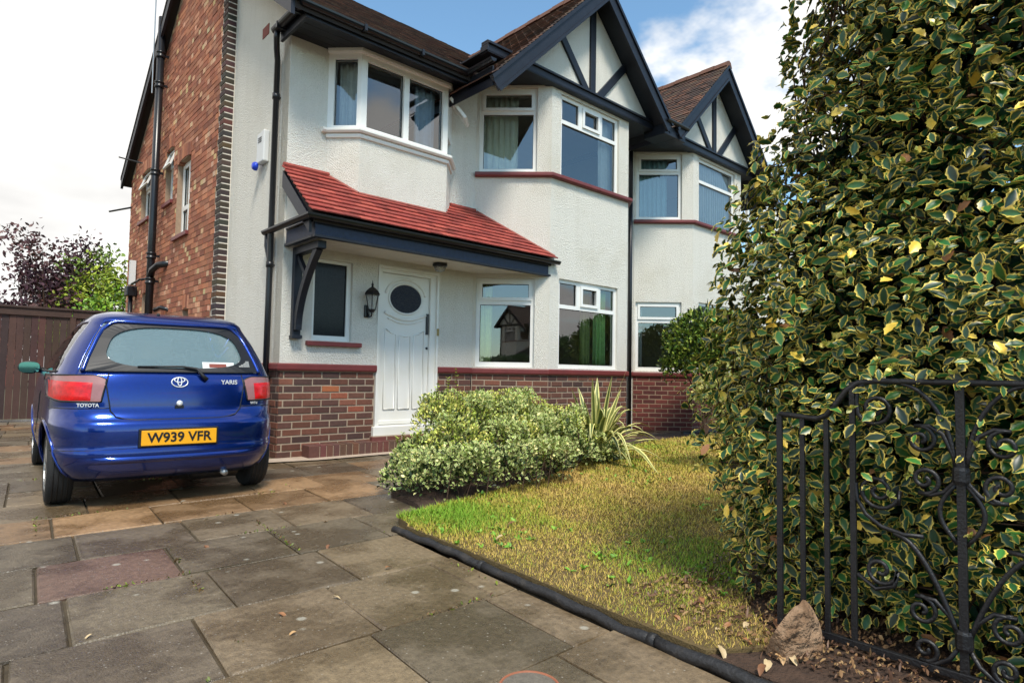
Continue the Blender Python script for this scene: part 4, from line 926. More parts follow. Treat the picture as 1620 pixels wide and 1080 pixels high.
A(MB().lathe([(0.105, 2.0), (0.108, 2.012), (0.085, 2.05), (0.04, 2.09), (0.02, 2.1), (0.012, 2.12), (0.018, 2.135), (0.006, 2.16), (0.003, 2.19)], 6).build('lantern_cap', M['black']), ln).location = (LX, LY, 0)
for o in ln.children:
    if o.location.length > 0.01: pass
tag(ln, 'black six-sided carriage lantern fixed to the wall between hall window and door', 'wall lamp')
cl_ = empty('ceiling_lamp', (4.86, 6.78, 2.5))
A(MB().lathe([(0.09, 0.0), (0.1, -0.012), (0.1, -0.035), (0.085, -0.045)], 20, Matrix.Translation((4.86, 6.78, 2.506))).build('lamp_base', M['black'], smooth=True), cl_)
A(MB().lathe([(0.082, -0.045), (0.08, -0.07), (0.06, -0.1), (0.02, -0.115)], 20, Matrix.Translation((4.86, 6.78, 2.506))).build('lamp_bowl', M['lampglass'], smooth=True), cl_)
tag(cl_, 'small round black rimmed glass lamp under the porch ceiling', 'ceiling lamp')
ab = empty('alarm_box', (X0, 7.62, 3.6))
A(MB().prism([(9.07-7.9, 3.62), (9.07-7.66, 3.62), (9.07-7.66, 4.02), (9.07-7.9, 4.0)], 0.0, 0.075, FS).build('alarm_case', M['white'], bevel=0.015), ab)
for k in range(3): A(MB().box((9.07-7.84, 3.93-0.025*k, 0.073), (9.07-7.73, 3.94-0.025*k, 0.079), FS).build('vent_slot', M['carpl']), ab)
A(MB().lathe([(0.0, 0.0), (0.055, 0.0), (0.055, 0.03), (0.04, 0.055), (0.0, 0.06)], 14, FS @ Matrix.Translation((9.07-7.9, 3.6, 0.06))).build('strobe_lens', M['bluep'], smooth=True), ab)
tag(ab, 'white alarm box with blue strobe on the side of the white wall', 'alarm box')

# ---------------------------------------------------------------- brown board fence across the drive
fe = empty('board_gate', (0.8, 14.2, 0)); fy = 14.2
BC = [lin(74, 52, 42), lin(68, 48, 40), lin(80, 56, 46), lin(62, 44, 38)]
xx = -2.6
bm1 = MB().box((-0.05, 0, 0), (0.05, 0.022, 1.9)).mesh('board', M['fence'])
while xx < 2.66:
    o = link('board', bm1, fe, tuple(v*random.uniform(0.8, 1.1) for v in random.choice(BC))); o.location = (xx+0.05-0.8, random.uniform(-0.004, 0.004), 0.06); xx += 0.106
for a, b in ((-2.6, 1.70), (1.72, 2.68)):
    o = MB().box((a, fy-0.035, 1.93), (b, fy+0.05, 2.06)).build('top_rail', M['fence'], color=BC[1], bevel=0.006); attach(o, fe)
    o = MB().box((a-0.02, fy-0.06, 2.06), (b+0.02, fy+0.07, 2.10)).build('capping', M['fence'], color=BC[3], bevel=0.006); attach(o, fe)
for xp in (1.68,):
    o = MB().box((xp, fy-0.03, 0.03), (xp+0.09, fy+0.04, 1.95)).build('gate_stile', M['fence'], color=BC[0], bevel=0.004); attach(o, fe)
tag(fe, 'tall brown vertical board gate and fence closing the drive beside the brick wall', 'gate')

# ---------------------------------------------------------------- car
CAR = empty('parked_car', (1.33, 5.17, 0))
ZT = [0.20, 0.27, 0.34, 0.42, 0.44, 0.52, 0.60, 0.645, 0.655, 0.80, 0.90, 0.97, 1.00, 1.10, 1.25, 1.37, 1.40, 1.44, 1.475, 1.49]
WT = [0.74, 0.775, 0.80, 0.815, 0.812, 0.818, 0.82, 0.82, 0.818, 0.815, 0.805, 0.79, 0.775, 0.735, 0.66, 0.585, 0.57, 0.535, 0.45, 0.33]
YR_ = [0.15, 0.06, 0.02, 0.0, 0.014, 0.005, 0.006, 0.02, 0.055, 0.06, 0.075, 0.10, 0.115, 0.175, 0.27, 0.355, 0.36, 0.42, 0.56, 0.75]
YF_ = [3.45, 3.54, 3.58, 3.6, 3.6, 3.6, 3.58, 3.55, 3.52, 3.36, 3.02, 2.74, 2.66, 2.46, 2.16, 1.92, 1.86, 1.74, 1.56, 1.3]
def cw(z): return float(np.interp(z, ZT, WT))
def cyr(z): return float(np.interp(z, ZT, YR_))
def cyf(z): return float(np.interp(z, ZT, YF_))
NE, ME = 5.0, 7.0
def csurf(phi, z, k=1.0):
    c, s_ = math.cos(phi), math.sin(phi); w_ = cw(z); a, b = cyr(z), cyf(z); yc = (a+b)/2; Lh = (b-a)/2
    return (k*w_*math.copysign(abs(c)**(2/NE), c), yc+k*Lh*math.copysign(abs(s_)**(2/ME), s_), z)
def crear(x, z, off=0.0):
    w_ = cw(z); a, b = cyr(z), cyf(z); yc = (a+b)/2; Lh = (b-a)/2; q = min(0.9995, abs(x)/w_)
    return (x, yc-Lh*(1-q**NE)**(1/ME)-off, z)
cR = math.acos(0.62); sS0, sS1, cW = math.asin(0.40), math.asin(0.477), math.acos(0.70)
brk = sorted([-math.pi/2-(math.pi/2-cR), -math.pi/2+(math.pi/2-cR), -sS0, sS1, math.pi-sS1, math.pi+sS0-2*math.pi, cW, math.pi-cW])
ph = sorted(set([round(v, 6) for v in brk]+[round(v, 6) for v in np.linspace(-math.pi, math.pi, 180, endpoint=False) if min(abs(v-b) for b in brk) > 0.012]))
def zone(p):                                   # which glass a direction belongs to (greenhouse band)
    c, s_ = math.cos(p), math.sin(p)
    if s_ < 0 and abs(c) < 0.62: return 'rear'
    if -0.40 < s_ < 0.477: return 'left' if c < 0 else 'right'
    if s_ > 0 and abs(c) < 0.70: return 'front'
    return 'body'
zl_ = sorted(set(ZT+[0.23, 0.30, 0.38, 0.48, 0.56, 0.75, 0.85, 0.935, 1.05, 1.15, 1.2, 1.3, 1.34, 1.42, 1.46]))
body = MB(); glz = {k: MB() for k in ('rear', 'left', 'right', 'front')}
vs = [csurf(p, z) for z in zl_ for p in ph]; n = len(ph); fs = []
for j in range(len(zl_)-1):
    for i in range(n):
        p0 = ph[i]; p1 = ph[(i+1) % n]; pm = (p0+p1)/2 if i < n-1 else math.pi-1e-4
        f = (j*n+i, j*n+(i+1) % n, (j+1)*n+(i+1) % n, (j+1)*n+i)
        zn = zone(pm) if 1.0 <= zl_[j] and zl_[j+1] <= 1.3701 else 'body'
        if zn == 'body': fs.append(f)
        else: glz[zn].add([csurf(p0, zl_[j], 0.992), csurf(p1, zl_[j], 0.992), csurf(p1, zl_[j+1], 0.992), csurf(p0, zl_[j+1], 0.992)], [(0, 1, 2, 3)])
fs.append(tuple((len(zl_)-1)*n+i for i in range(n)))
body.add(vs, fs)
bo = body.build('body', M['carblue'], CAR, smooth=False)
so_ = bo.modifiers.new('s', 'SOLIDIFY'); so_.thickness = 0.015; so_.offset = -1
# cut the wheel arches
cut = MB()
for s_ in (-1, 1):
    for yw in (0.60, 2.97): cut.tube([(s_*0.5, yw, 0.285), (s_*1.0, yw, 0.285)], 0.335, 32)
co = cut.build('cutter', M['carpl'], CAR); bl = bo.modifiers.new('b', 'BOOLEAN'); bl.object = co; bl.operation = 'DIFFERENCE'; bl.solver = 'EXACT'
bpy.context.view_layer.update(); dg = bpy.context.evaluated_depsgraph_get(); me = bpy.data.meshes.new_from_object(bo.evaluated_get(dg)); bo.modifiers.clear(); bo.data = me; bpy.data.objects.remove(co)
me.polygons.foreach_set('use_smooth', [True]*len(me.polygons))
try: me.shade_smooth_by_angle(R(38))
except Exception: pass
bo['label'] = 'metallic blue bodywork beaded with rain'
for nm, k, mt in (('rear_window', 'rear', 'glass_car'), ('side_window', 'left', 'glass_side'), ('side_window', 'right', 'glass_side'), ('windscreen', 'front', 'glass_car')):
    g = glz[k].build(nm, M[mt], CAR, smooth=True, fix=False)
    if k == 'rear': RW = g
# dark border printed round the rear glass
def rwp(a, b, off): z = 1.0+0.37*b; return crear(a*0.795*cw(z), z, off)
fm = MB(); nn = 72; vs = []
for i in range(nn):
    t = 2*math.pi*i/nn; c, s_ = math.cos(t), math.sin(t); m_ = max(abs(c), abs(s_)); q = (abs(c)**3.2+abs(s_)**3.2)**(1/3.2)
    vs.append(rwp(0.995*c/m_, 0.5+0.495*s_/m_, 0.009)); vs.append(rwp(0.84*c/q, 0.52+0.43*s_/q, 0.009))
fm.add(vs, [(2*i, 2*((i+1) % nn), 2*((i+1) % nn)+1, 2*i+1) for i in range(nn)]); fm.build('glass_border', M['carpl'], RW, fix=False)
# blue hatch rim
rim = [rwp(a, b, 0.006) for a, b in [(-1, 0)]+[(-1, t) for t in np.linspace(0.05, 0.85, 10)]+[(-0.93, 1.0)]+[(t, 1.035) for t in np.linspace(-0.85, 0.85, 14)]+[(0.93, 1.0)]+[(1, t) for t in np.linspace(0.85, 0.05, 10)]+[(1, 0)]]
MB().tube(rim, 0.017, 8).build('hatch_rim', M['carblue'], CAR, smooth=True)
MB().tube([crear(x, 1.005, 0.004) for x in np.linspace(-0.56, 0.56, 20)], 0.006, 6).build('window_seal', M['carpl'], CAR, smooth=True)
# panel gaps
hp = [(-0.46, 0.985), (-0.475, 0.9), (-0.455, 0.78), (-0.445, 0.715), (-0.41, 0.672), (-0.35, 0.655)]+[(x, 0.648) for x in np.linspace(-0.28, 0.28, 10)]
hp += [(-x, z) for x, z in hp[5::-1]]
MB().tube([crear(x, z, -0.001) for x, z in hp], 0.0055, 6).build('hatch_gap', M['carpl'], CAR, smooth=True)
for s_ in (-1, 1): MB().tube([crear(s_*x, 0.735-0.012*(x-0.45), -0.001) for x in np.linspace(0.45, 0.79, 12)], 0.004, 6).build('bumper_gap', M['carpl'], CAR, smooth=True)
MB().tube([crear(x, 0.43+0.018*math.cos(x*2.0), -0.003) for x in np.linspace(-0.78, 0.78, 40)], 0.004, 6).build('bumper_crease', M['carpl'], CAR, smooth=True)
MB().grid(lambda a, b: crear(-0.62+1.24*a, 0.335+0.05*b, 0.004+0.018*math.sin(math.pi*b)*min(1, 6*a, 6*(1-a))), 40, 6).build('bumper_lip', M['carblue'], CAR, smooth=True, fix=False)
# rear lights
for s_ in (-1, 1):
    lo, hi, zb0, zb1 = 0.80, 0.475, 0.782, 0.97
    def lp(a, b, off):                          # a: 0 outer .. 1 inner, b: 0 bottom .. 1 top, rounded corners
        za = zb0+(zb1-zb0)*b; x = lo+(hi-lo)*a
        if a > 0.5: x -= 0.03*(1-b)*(a-0.5)*2*-1; 
        za -= 0.03*(max(0, a-0.75)/0.25)**2*b; za += 0.03*(max(0, 0.25-a)/0.25)**2*(1-b)
        return crear(s_*x, za, off)
    lt = MB().grid(lambda a, b: lp(a, b, 0.012), 22, 14).build('rear_light', M['clearlens'], CAR, smooth=True, fix=False)
    m_ = MB(); m_.tube([lp(a, 0, 0.006) for a in np.linspace(0, 1, 16)]+[lp(1, b, 0.006) for b in np.linspace(0, 1, 8)]+[lp(a, 1, 0.006) for a in np.linspace(1, 0, 16)]+[lp(0, b, 0.006) for b in np.linspace(1, 0, 8)], 0.007, 6)
    m_.build('lens_seal', M['carpl'], lt, smooth=True)
    def rp(a, b): 
        q = min(1, 6*a, 5*(1-a)); k = min(1, 5*b, 5*(1-b)); return lp(0.02+0.74*a, 0.04+(0.74-0.05*a)*b, 0.014+0.006*min(q, k))
    MB().grid(rp, 20, 12).build('red_lens', M['redlens'], lt, smooth=True, fix=False)
# number plate and badges
pl0 = crear(0.0, 0.515, 0)[1]
pb = MB().box((-0.255, pl0-0.03, 0.46), (0.255, pl0-0.012, 0.571)).build('number_plate', M['plate'], CAR, bevel=0.004)
MB().box((-0.27, pl0-0.02, 0.448), (0.27, pl0+0.05, 0.584)).build('plate_recess', M['carpl'], pb, bevel=0.006)
def put_text(body_, size, x, z, mt, parent, name, tilt=0, yaw=0, off=0.006, bold=0.0, sx=1.0):
    yaw = math.atan2(crear(x+0.03, z)[1]-crear(x-0.03, z)[1], 0.06)
    t = link(name, text_mesh(body_, size, 0.0015, mt, bold), parent); p = crear(x, z, off)
    t.matrix_local = Matrix.Translation(p) @ Matrix.Rotation(yaw, 4, 'Z') @ Matrix.Rotation(R(90-tilt), 4, 'X') @ Matrix.Diagonal((sx, 1, 1, 1)); return t
t = put_text('W939 VFR', 0.098, 0.0, 0.515, M['carpl'], pb, 'registration_letters', bold=0.0022, sx=0.98); t.location.y = pl0-0.0315
put_text('TOYOTA', 0.034, -0.58, 0.757, M['chrome'], CAR, 'lettering', yaw=-0.35, bold=0.001, off=0.012)
put_text('YARIS', 0.048, 0.36, 0.925, M['chrome'], CAR, 'lettering', tilt=8, yaw=0.12, bold=0.001, off=0.007)
put_text('VVT-i', 0.028, 0.56, 0.757, M['chrome'], CAR, 'lettering', yaw=0.33, bold=0.0008, off=0.006)
em = empty('badge', (0, 0, 0), CAR)
def el_(cx, cz, a, b): return [crear(cx+a*math.cos(t), cz+b*math.sin(t), 0.006) for t in np.linspace(0, 2*math.pi, 33)]
for a in ((0.0, 0.925, 0.056, 0.037), (0.0, 0.942, 0.036, 0.018), (0.0, 0.93, 0.014, 0.032)): MB().tube(el_(*a), 0.0042, 6, cap=False).build('badge_ring', M['chrome'], em, smooth=True)
MB().lathe([(0, 0), (0.022, 0.0), (0.022, 0.012), (0.012, 0.016), (0.0, 0.016)], 14, Matrix.Translation(crear(0.0, 0.765, 0)) @ Matrix.Rotation(R(90), 4, 'X')).build('hatch_lock', M['chrome'], CAR, smooth=True)
MB().box((-0.03, crear(0, 0.735)[1]-0.01, 0.728), (0.03, crear(0, 0.735)[1]+0.02, 0.75)).build('hatch_handle', M['carpl'], CAR)
# wiper, stop lamp, antenna stub, stickers
wp = MB(); wp.tube([crear(0.19, 0.945, 0.02), crear(0.16, 0.975, 0.035), crear(0.12, 1.03, 0.03), crear(0.02, 1.045, 0.028), crear(-0.28, 1.04, 0.018)], [0.018, 0.014, 0.011, 0.008, 0.006], 8); wp.build('wiper', M['carpl'], CAR, smooth=True)
MB().grid(lambda a, b: crear(-0.1+0.2*a, 1.335+0.022*b, -0.02), 6, 2).build('stop_lamp', M['clearlens'], CAR, fix=False)
MB().grid(lambda a, b: crear(0.17+0.24*a, 1.03+0.055*b, 0.004), 6, 2).build('sticker', M['white'], RW, fix=False)
MB().grid(lambda a, b: crear(0.22+0.13*a, 1.042+0.03*b, 0.0055), 6, 2).build('sticker_print', M['airbrick'], RW, fix=False)
MB().grid(lambda a, b: crear(0.45+0.09*a, 1.05+0.05*b, 0.004), 3, 2).build('sticker', M['lampglass'], RW, fix=False)
MB().tube([(-0.1, 0.50, 1.452), (-0.1, 0.49, 1.475)], [0.016, 0.01], 8).build('aerial_base', M['carpl'], CAR, smooth=True)
# wheels
def spoke_wheel():
    w_ = empty('wheel', (0, 0, 0), CAR)
    pr_ = [(0.18, -0.075), (0.235, -0.085), (0.27, -0.08), (0.284, -0.06), (0.287, -0.03), (0.287, 0.03), (0.284, 0.06), (0.27, 0.08), (0.235, 0.085), (0.18, 0.075)]
    MB().lathe(pr_, 40).build('tyre', M['rubber'], w_, smooth=True)
    for k in (-0.045, -0.015, 0.015, 0.045):
        MB().lathe([(0.2885, k-0.004), (0.2885, k+0.004)], 40).build('tread_groove', M['carpl'], w_, smooth=True)
    m_ = MB(); m_.lathe([(0.05, 0.06), (0.19, 0.062), (0.195, 0.08), (0.18, 0.082), (0.172, 0.04), (0.05, 0.03)], 36)
    m_.lathe([(0.0, 0.055), (0.05, 0.055), (0.055, 0.066), (0.03, 0.075), (0, 0.075)], 18)
    for k in range(7):
        a = 2*math.pi*k/7; m_.bar((0.03*math.cos(a), 0.03*math.sin(a), 0.066), (0.18*math.cos(a), 0.18*math.sin(a), 0.07), 0.035, 0.02)
    m_.build('rim', M['alloy'], w_, smooth=False)
    MB().lathe([(0.0, 0.02), (0.175, 0.02), (0.175, 0.03), (0, 0.03)], 24).build('brake_drum', M['carpl'], w_)
    return w_
def copy_tree(o, parent=None):
    c = o.copy(); COL.objects.link(c); c.parent = parent
    for ch in list(o.children): copy_tree(ch, c)
    return c
w0 = spoke_wheel()
for i, (x, y, s_) in enumerate(((-0.70, 0.60, -1), (0.70, 0.60, 1), (-0.71, 2.97, -1), (0.71, 2.97, 1))):
    w_ = w0 if i == 0 else copy_tree(w0, CAR)
    w_.matrix_local = Matrix.Translation((x, y, 0.287)) @ Matrix.Rotation(R(90*s_), 4, 'Y') @ Matrix.Rotation(0.4*i, 4, 'Z')
# underside, exhaust, cabin
MB().box((-0.55, 0.3, 0.21), (0.55, 3.3, 0.30)).build('underbody', M['carpl'], CAR)
MB().box((-0.55, 0.25, 0.30), (0.55, 3.3, 0.955)).build('cabin_tub', M['seat'], CAR)
MB().tube([(-0.62, 0.62, 0.27), (0.62, 0.62, 0.27)], 0.03, 8).build('rear_axle', M['carpl'], CAR)
MB().tube([(0.36, 0.45, 0.22), (0.36, 0.10, 0.20)], 0.025, 10).build('exhaust_pipe', M['alloy'], CAR, smooth=True)
MB().lathe([(0.05, 0), (0.09, 0.02), (0.09, 0.36), (0.05, 0.38)], 16, Matrix.Translation((0.14, 0.34, 0.22)) @ Matrix.Rotation(R(90), 4, 'Y')).build('silencer', M['carpl'], CAR, smooth=True)
for nm, x, y, w_, zb_, zt_ in (('rear_seat', 0, 0.85, 0.56, 0.9, 1.02), ('front_seat', -0.34, 1.62, 0.22, 0.85, 1.12), ('front_seat', 0.34, 1.62, 0.22, 0.85, 1.12)):
    MB().box((x-w_, y, zb_), (x+w_, y+0.12, zt_)).build(nm, M['seat'], CAR, bevel=0.04)
for x, y, z in ((-0.32, 0.87, 1.02), (0.32, 0.87, 1.02), (-0.34, 1.64, 1.14), (0.34, 1.64, 1.14)): MB().box((x-0.12, y, z+0.02), (x+0.12, y+0.09, z+0.19)).build('headrest', M['seat'], CAR, bevel=0.035)
MB().box((-0.7, 2.2, 0.85), (0.7, 2.6, 0.99)).build('dashboard', M['seat'], CAR, bevel=0.05)
for s_ in (-1, 1):
    mr = MB(); mr.lathe([(0.0, -0.05), (0.05, -0.045), (0.085, -0.01), (0.092, 0.03), (0.088, 0.04)], 24, Matrix.Translation((s_*0.875, 2.2, 1.015)) @ Matrix.Rotation(R(90), 4, 'X') @ Matrix.Diagonal((0.95, 0.66, 1, 1)))
    mo = mr.build('door_mirror', M['carblue'] if s_ > 0 else M['carpl'], CAR, smooth=True)
    MB().add([(s_*0.875+0.078*math.copysign(abs(math.cos(t))**0.6, math.cos(t)), 2.157, 1.015+0.05*math.copysign(abs(math.sin(t))**0.6, math.sin(t))) for t in np.linspace(0, 6.0, 24)], [tuple(range(24))]).build('mirror_glass', M['glass_mir'], mo, fix=False)
    MB().tube([(s_*0.86, 2.22, 1.0), (s_*0.74, 2.3, 0.985)], 0.028, 8).build('mirror_arm', M['carpl'], mo)
    MB().tube([csurf(p if s_ > 0 else math.pi-p, 0.995, 1.004) for p in np.linspace(-0.41, 0.5, 24)], 0.007, 6).build('waist_seal', M['carpl'], CAR, smooth=True)
    dg_ = [csurf(p if s_ > 0 else math.pi-p, z, 1.0015) for p, z in [(-0.012, 0.99), (-0.012, 0.8), (-0.01, 0.6), (0.0, 0.45), (0.0, 0.32)]]
    MB().tube(dg_, 0.004, 5).build('door_gap', M['carpl'], CAR)
    for yw in (0.60, 2.97):
        pts = []
        for t in np.linspace(-0.15, math.pi+0.15, 28):
            y, z = yw+0.337*math.cos(t), 0.285+0.337*math.sin(t)
            if z < 0.22: continue
            a, b = cyr(z), cyf(z); yc = (a+b)/2; Lh = (b-a)/2; pts.append((s_*cw(z)*(max(0.0, 1-(abs(y-yc)/Lh)**ME))**(1/NE)*1.002, y, z))
        MB().tube(pts, 0.009, 6).build('arch_lip', M['carblue'], CAR, smooth=True)
CAR.rotation_euler.z = R(-3.2)
tag(CAR, 'dark blue three-door hatchback parked tail first towards the street on the paved drive', 'car')

# ---------------------------------------------------------------- plants
# holly leaf: spiny margin, midrib fold; columns: midrib, inner, outer on each side
def holly_leaf(spiny=1.0, fold=0.35, curl=0.12, seed=0):
    g = np.random.default_rng(seed); T = np.linspace(0, 1, 8); V = []; E_ = []
    for t in T: V.append((t, 0, -curl*t*t)); E_.append(0.0)
    prof = 0.27*np.sin(np.pi*np.clip(T*0.97+0.015, 0, 1))**0.75
    for s in (1, -1):
        for t, w in zip(T, prof): V.append((t, s*w*0.58, fold*w*0.58-curl*t*t)); E_.append(0.0)
        for i, (t, w) in enumerate(zip(T, prof)):
            sp = (1.2 if i % 2 else 0.88) if 0 < i < 7 else 1.0
            V.append((t+0.03*(i % 2)*spiny, s*w*(1+(sp-1)*spiny)+(s*0.006), fold*w*(0.9+0.5*spiny*(i % 2)*0.4)-curl*t*t+g.normal(0, 0.012))); E_.append(1.0)
    F = []
    for k, b in ((1, 8), (-1, 24)):
        for i in range(7):
            q1 = (i, i+1, b+i+1, b+i); q2 = (b+i, b+i+1, b+8+i+1, b+8+i)
            F += [q1, q2] if k < 0 else [q1[::-1], q2[::-1]]
    return np.array(V)-[0, 0, 0], np.array(F), np.array(E_)
HV, HF, HE = holly_leaf(1.0)
SV, SF, SE = holly_leaf(0.25, 0.25)
def simple_leaf():
    V = np.array([(0, 0, 0), (0.5, 0.25, 0.07), (1, 0, -0.06), (0.5, -0.25, 0.07), (0.12, 0.14, 0.03), (0.12, -0.14, 0.03), (0.85, 0.14, 0.0), (0.85, -0.14, 0.0), (0.5, 0, 0)])
    F = np.array([(0, 8, 1, 4), (8, 2, 6, 1), (0, 5, 3, 8), (8, 3, 7, 2)]); return V, F
LV, LF_ = simple_leaf()
def leaf_cols(k, E_, greens, margin, marginvar=0.25, allyellow=0.06, seed=0):
    g = np.random.default_rng(seed); gr = np.array(greens)[g.integers(0, len(greens), k)]*g.uniform(0.6, 1.35, (k, 1))
    mg = np.array(margin)[None]*g.uniform(1-marginvar, 1+marginvar*0.6, (k, 1))
    ay = g.random(k) < allyellow; gr[ay] = mg[ay]*np.array([1.0, 0.92, 0.8])
    C = gr[:, None, :]*(1-E_)[None, :, None]+mg[:, None, :]*E_[None, :, None]
    return C
HG = [lin(30, 68, 38), lin(42, 92, 46), lin(26, 56, 36), lin(58, 112, 50), lin(38, 80, 44)]
HY = lin(238, 210, 92)
hr = empty('holly_hedge', (3.6, 0.6, 0.03))
# surface: face X = 2.7 seen from the drive, rounded end towards the lawn
def ylim(z): return np.interp(z, [0, 0.25, 0.55, 1.1, 1.7, 2.3, 3.0, 3.8], [1.36, 1.50, 1.58, 1.60, 1.46, 1.24, 0.98, 0.6])
def holly_points(k, dmin, dmax, seed):
    g = np.random.default_rng(seed); P = []; Nn = []
    while sum(len(p) for p in P) < k:
        m = k; z = 0.06+3.6*g.random(m)**0.95; s = g.random(m)*3.55                # s runs along the plan outline
        yl = ylim(z); ys = -1.2; flat = yl-0.30-ys
        x = np.empty(m); y = np.empty(m); nx = np.empty(m); ny = np.empty(m)
        x0 = 2.62+0.04*np.sin(3*z+1)
        a = s < flat; x[a] = x0[a]; y[a] = ys+s[a]; nx[a] = -1; ny[a] = 0
        b = (~a) & (s < flat+0.47); th = (s[b]-flat[b])/0.47*np.pi/2; x[b] = x0[b]+0.3-0.3*np.cos(th); y[b] = yl[b]-0.3+0.3*np.sin(th); nx[b] = -np.cos(th); ny[b] = np.sin(th)
        c = ~(a | b); t_ = s[c]-flat[c]-0.47; x[c] = x0[c]+0.3+t_; y[c] = yl[c]-0.05*t_; nx[c] = 0; ny[c] = 1
        bump = 0.09*vnoise(y*1.0+x, z, 3.2, 5)+0.05*vnoise(y+x*0.7, z, 8.0, 6)
        d = g.uniform(dmin, dmax, m)-bump
        P.append(np.stack([x-nx*d, y-ny*d, z], 1)); Nn.append(np.stack([nx, ny, 0.25+0*nx], 1))
    return np.concatenate(P)[:k], np.concatenate(Nn)[:k]
def holly_batch(k, dmin, dmax, seed, smin, smax):
    P, Nn = holly_points(k, dmin, dmax, seed); g = np.random.default_rng(seed+50)
    d = Nn*g.uniform(0.15, 0.9, (k, 1))+g.normal(0, 0.75, (k, 3)); d[:, 2] += 0.05
    nz_ = Nn*0.9+[0, 0, 0.55]+g.normal(0, 0.55, (k, 3)); nz_ /= np.linalg.norm(nz_, axis=1, keepdims=True)   # upper faces look outward and up
    d = d-nz_*(d*nz_).sum(1, keepdims=True); d /= np.linalg.norm(d, axis=1, keepdims=True)
    rot = np.stack([d, np.cross(nz_, d), nz_], axis=2)
    return P, rot, smin+(smax-smin)*g.random(k)**1.3
NH = 19000
P, rot, sc = holly_batch(NH, -0.08, 0.16, 31, 0.032, 0.07)
Cc = leaf_cols(NH, HE, HG, HY, 0.4, 0.03, 1); dead = np.random.default_rng(3).random(NH) < 0.012; Cc[dead] = np.array(lin(150, 104, 66))
# the leaves that show largest are parts of their own
dcam = np.linalg.norm(P-np.array([0, 0, EYE]), axis=1); vis = (P[:, 1] > 0.25) & (P[:, 2] < 2.9) & (P[:, 0] < 2.95)
order = np.where(vis)[0][np.argsort((dcam/sc)[vis])][:300]
mask = np.ones(NH, bool); mask[order] = False
cloud('holly_leaves', HV, HF, P[mask], rot[mask], sc[mask, None], Cc[mask], M['leaf'], hr, smooth=False).matrix_parent_inverse = Matrix.Translation(hr.location).inverted()
lms = []
for q in range(8):
    v_, f_, e_ = holly_leaf(1.0 if q % 2 else 0.7, 0.3+0.05*(q % 3), 0.1+0.02*q, q)
    lms.append(np_mesh('leaf', v_, f_, M['leaf'], leaf_cols(1, e_, HG, HY, 0.3, 0.0 if q < 7 else 1.0, 40+q)[0]))
for i in order:
    o = link('leaf', lms[int(i) % 8 if i % 5 == 0 else int(i) % 7], hr); m4 = Matrix(rot[i].tolist()).to_4x4(); m4.translation = Vector(P[i]-np.array(hr.location))
    o.matrix_local = m4 @ Matrix.Scale(sc[i], 4)
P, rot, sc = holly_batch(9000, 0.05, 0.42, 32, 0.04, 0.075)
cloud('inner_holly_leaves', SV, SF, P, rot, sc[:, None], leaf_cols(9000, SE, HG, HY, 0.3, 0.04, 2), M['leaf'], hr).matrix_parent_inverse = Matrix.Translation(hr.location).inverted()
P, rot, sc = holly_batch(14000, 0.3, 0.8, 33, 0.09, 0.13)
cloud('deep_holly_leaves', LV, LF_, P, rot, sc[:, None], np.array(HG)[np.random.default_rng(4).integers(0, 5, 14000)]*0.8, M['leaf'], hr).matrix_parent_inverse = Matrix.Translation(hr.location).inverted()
# young pale sprigs on the outside
k = 420; P, Nn = holly_points(k, -0.12, 0.02, 34); g = np.random.default_rng(77)
PP = np.repeat(P, 6, 0); d = np.repeat(Nn+[0, 0, 0.6], 6, 0)+g.normal(0, 0.8, (k*6, 3))
cloud('young_sprigs', SV, SF, PP, rot_to(d, g.normal(0, 1, k*6)), g.uniform(0.018, 0.034, (k*6, 1)), leaf_cols(k*6, SE, [lin(150, 160, 70), lin(120, 140, 60), lin(170, 170, 84)], lin(226, 216, 128), 0.2, 0.3, 5), M['leaf'], hr).matrix_parent_inverse = Matrix.Translation(hr.location).inverted()
tw_ = MB(); g = random.Random(8)
for i in range(900):
    y = g.uniform(-0.6, 1.6); z = g.uniform(0.08, 3.2); y = min(y, float(ylim(z))-0.12); x = g.uniform(2.62, 2.9)
    a = Vector((x+0.35, y+g.uniform(-0.25, 0.25), z+g.uniform(-0.3, 0.1))); b = Vector((x-0.03, y, z)); m = (a+b)/2+Vector((0, g.uniform(-0.06, 0.06), g.uniform(-0.05, 0.05)))
    tw_.tube([a, m, b], [0.006, 0.004, 0.002], 4, cap=False)
for i in range(12): 
    y = -0.9+i*0.19; tw_.tube([(3.15+g.uniform(-0.15, 0.2), y, 0), (3.15+g.uniform(-0.1, 0.2), y*0.8+g.uniform(-0.1, 0.1), 1.2), (3.25, y*0.5, 3.0)], [0.035, 0.022, 0.01], 6)
twb = tw_.build('twigs', M['wood'], hr, fix=False); twb.matrix_parent_inverse = Matrix.Translation(hr.location).inverted(); twb['kind'] = 'stuff'
tag(hr, 'tall variegated holly hedge with spiny yellow edged leaves behind the iron gate', 'hedge')

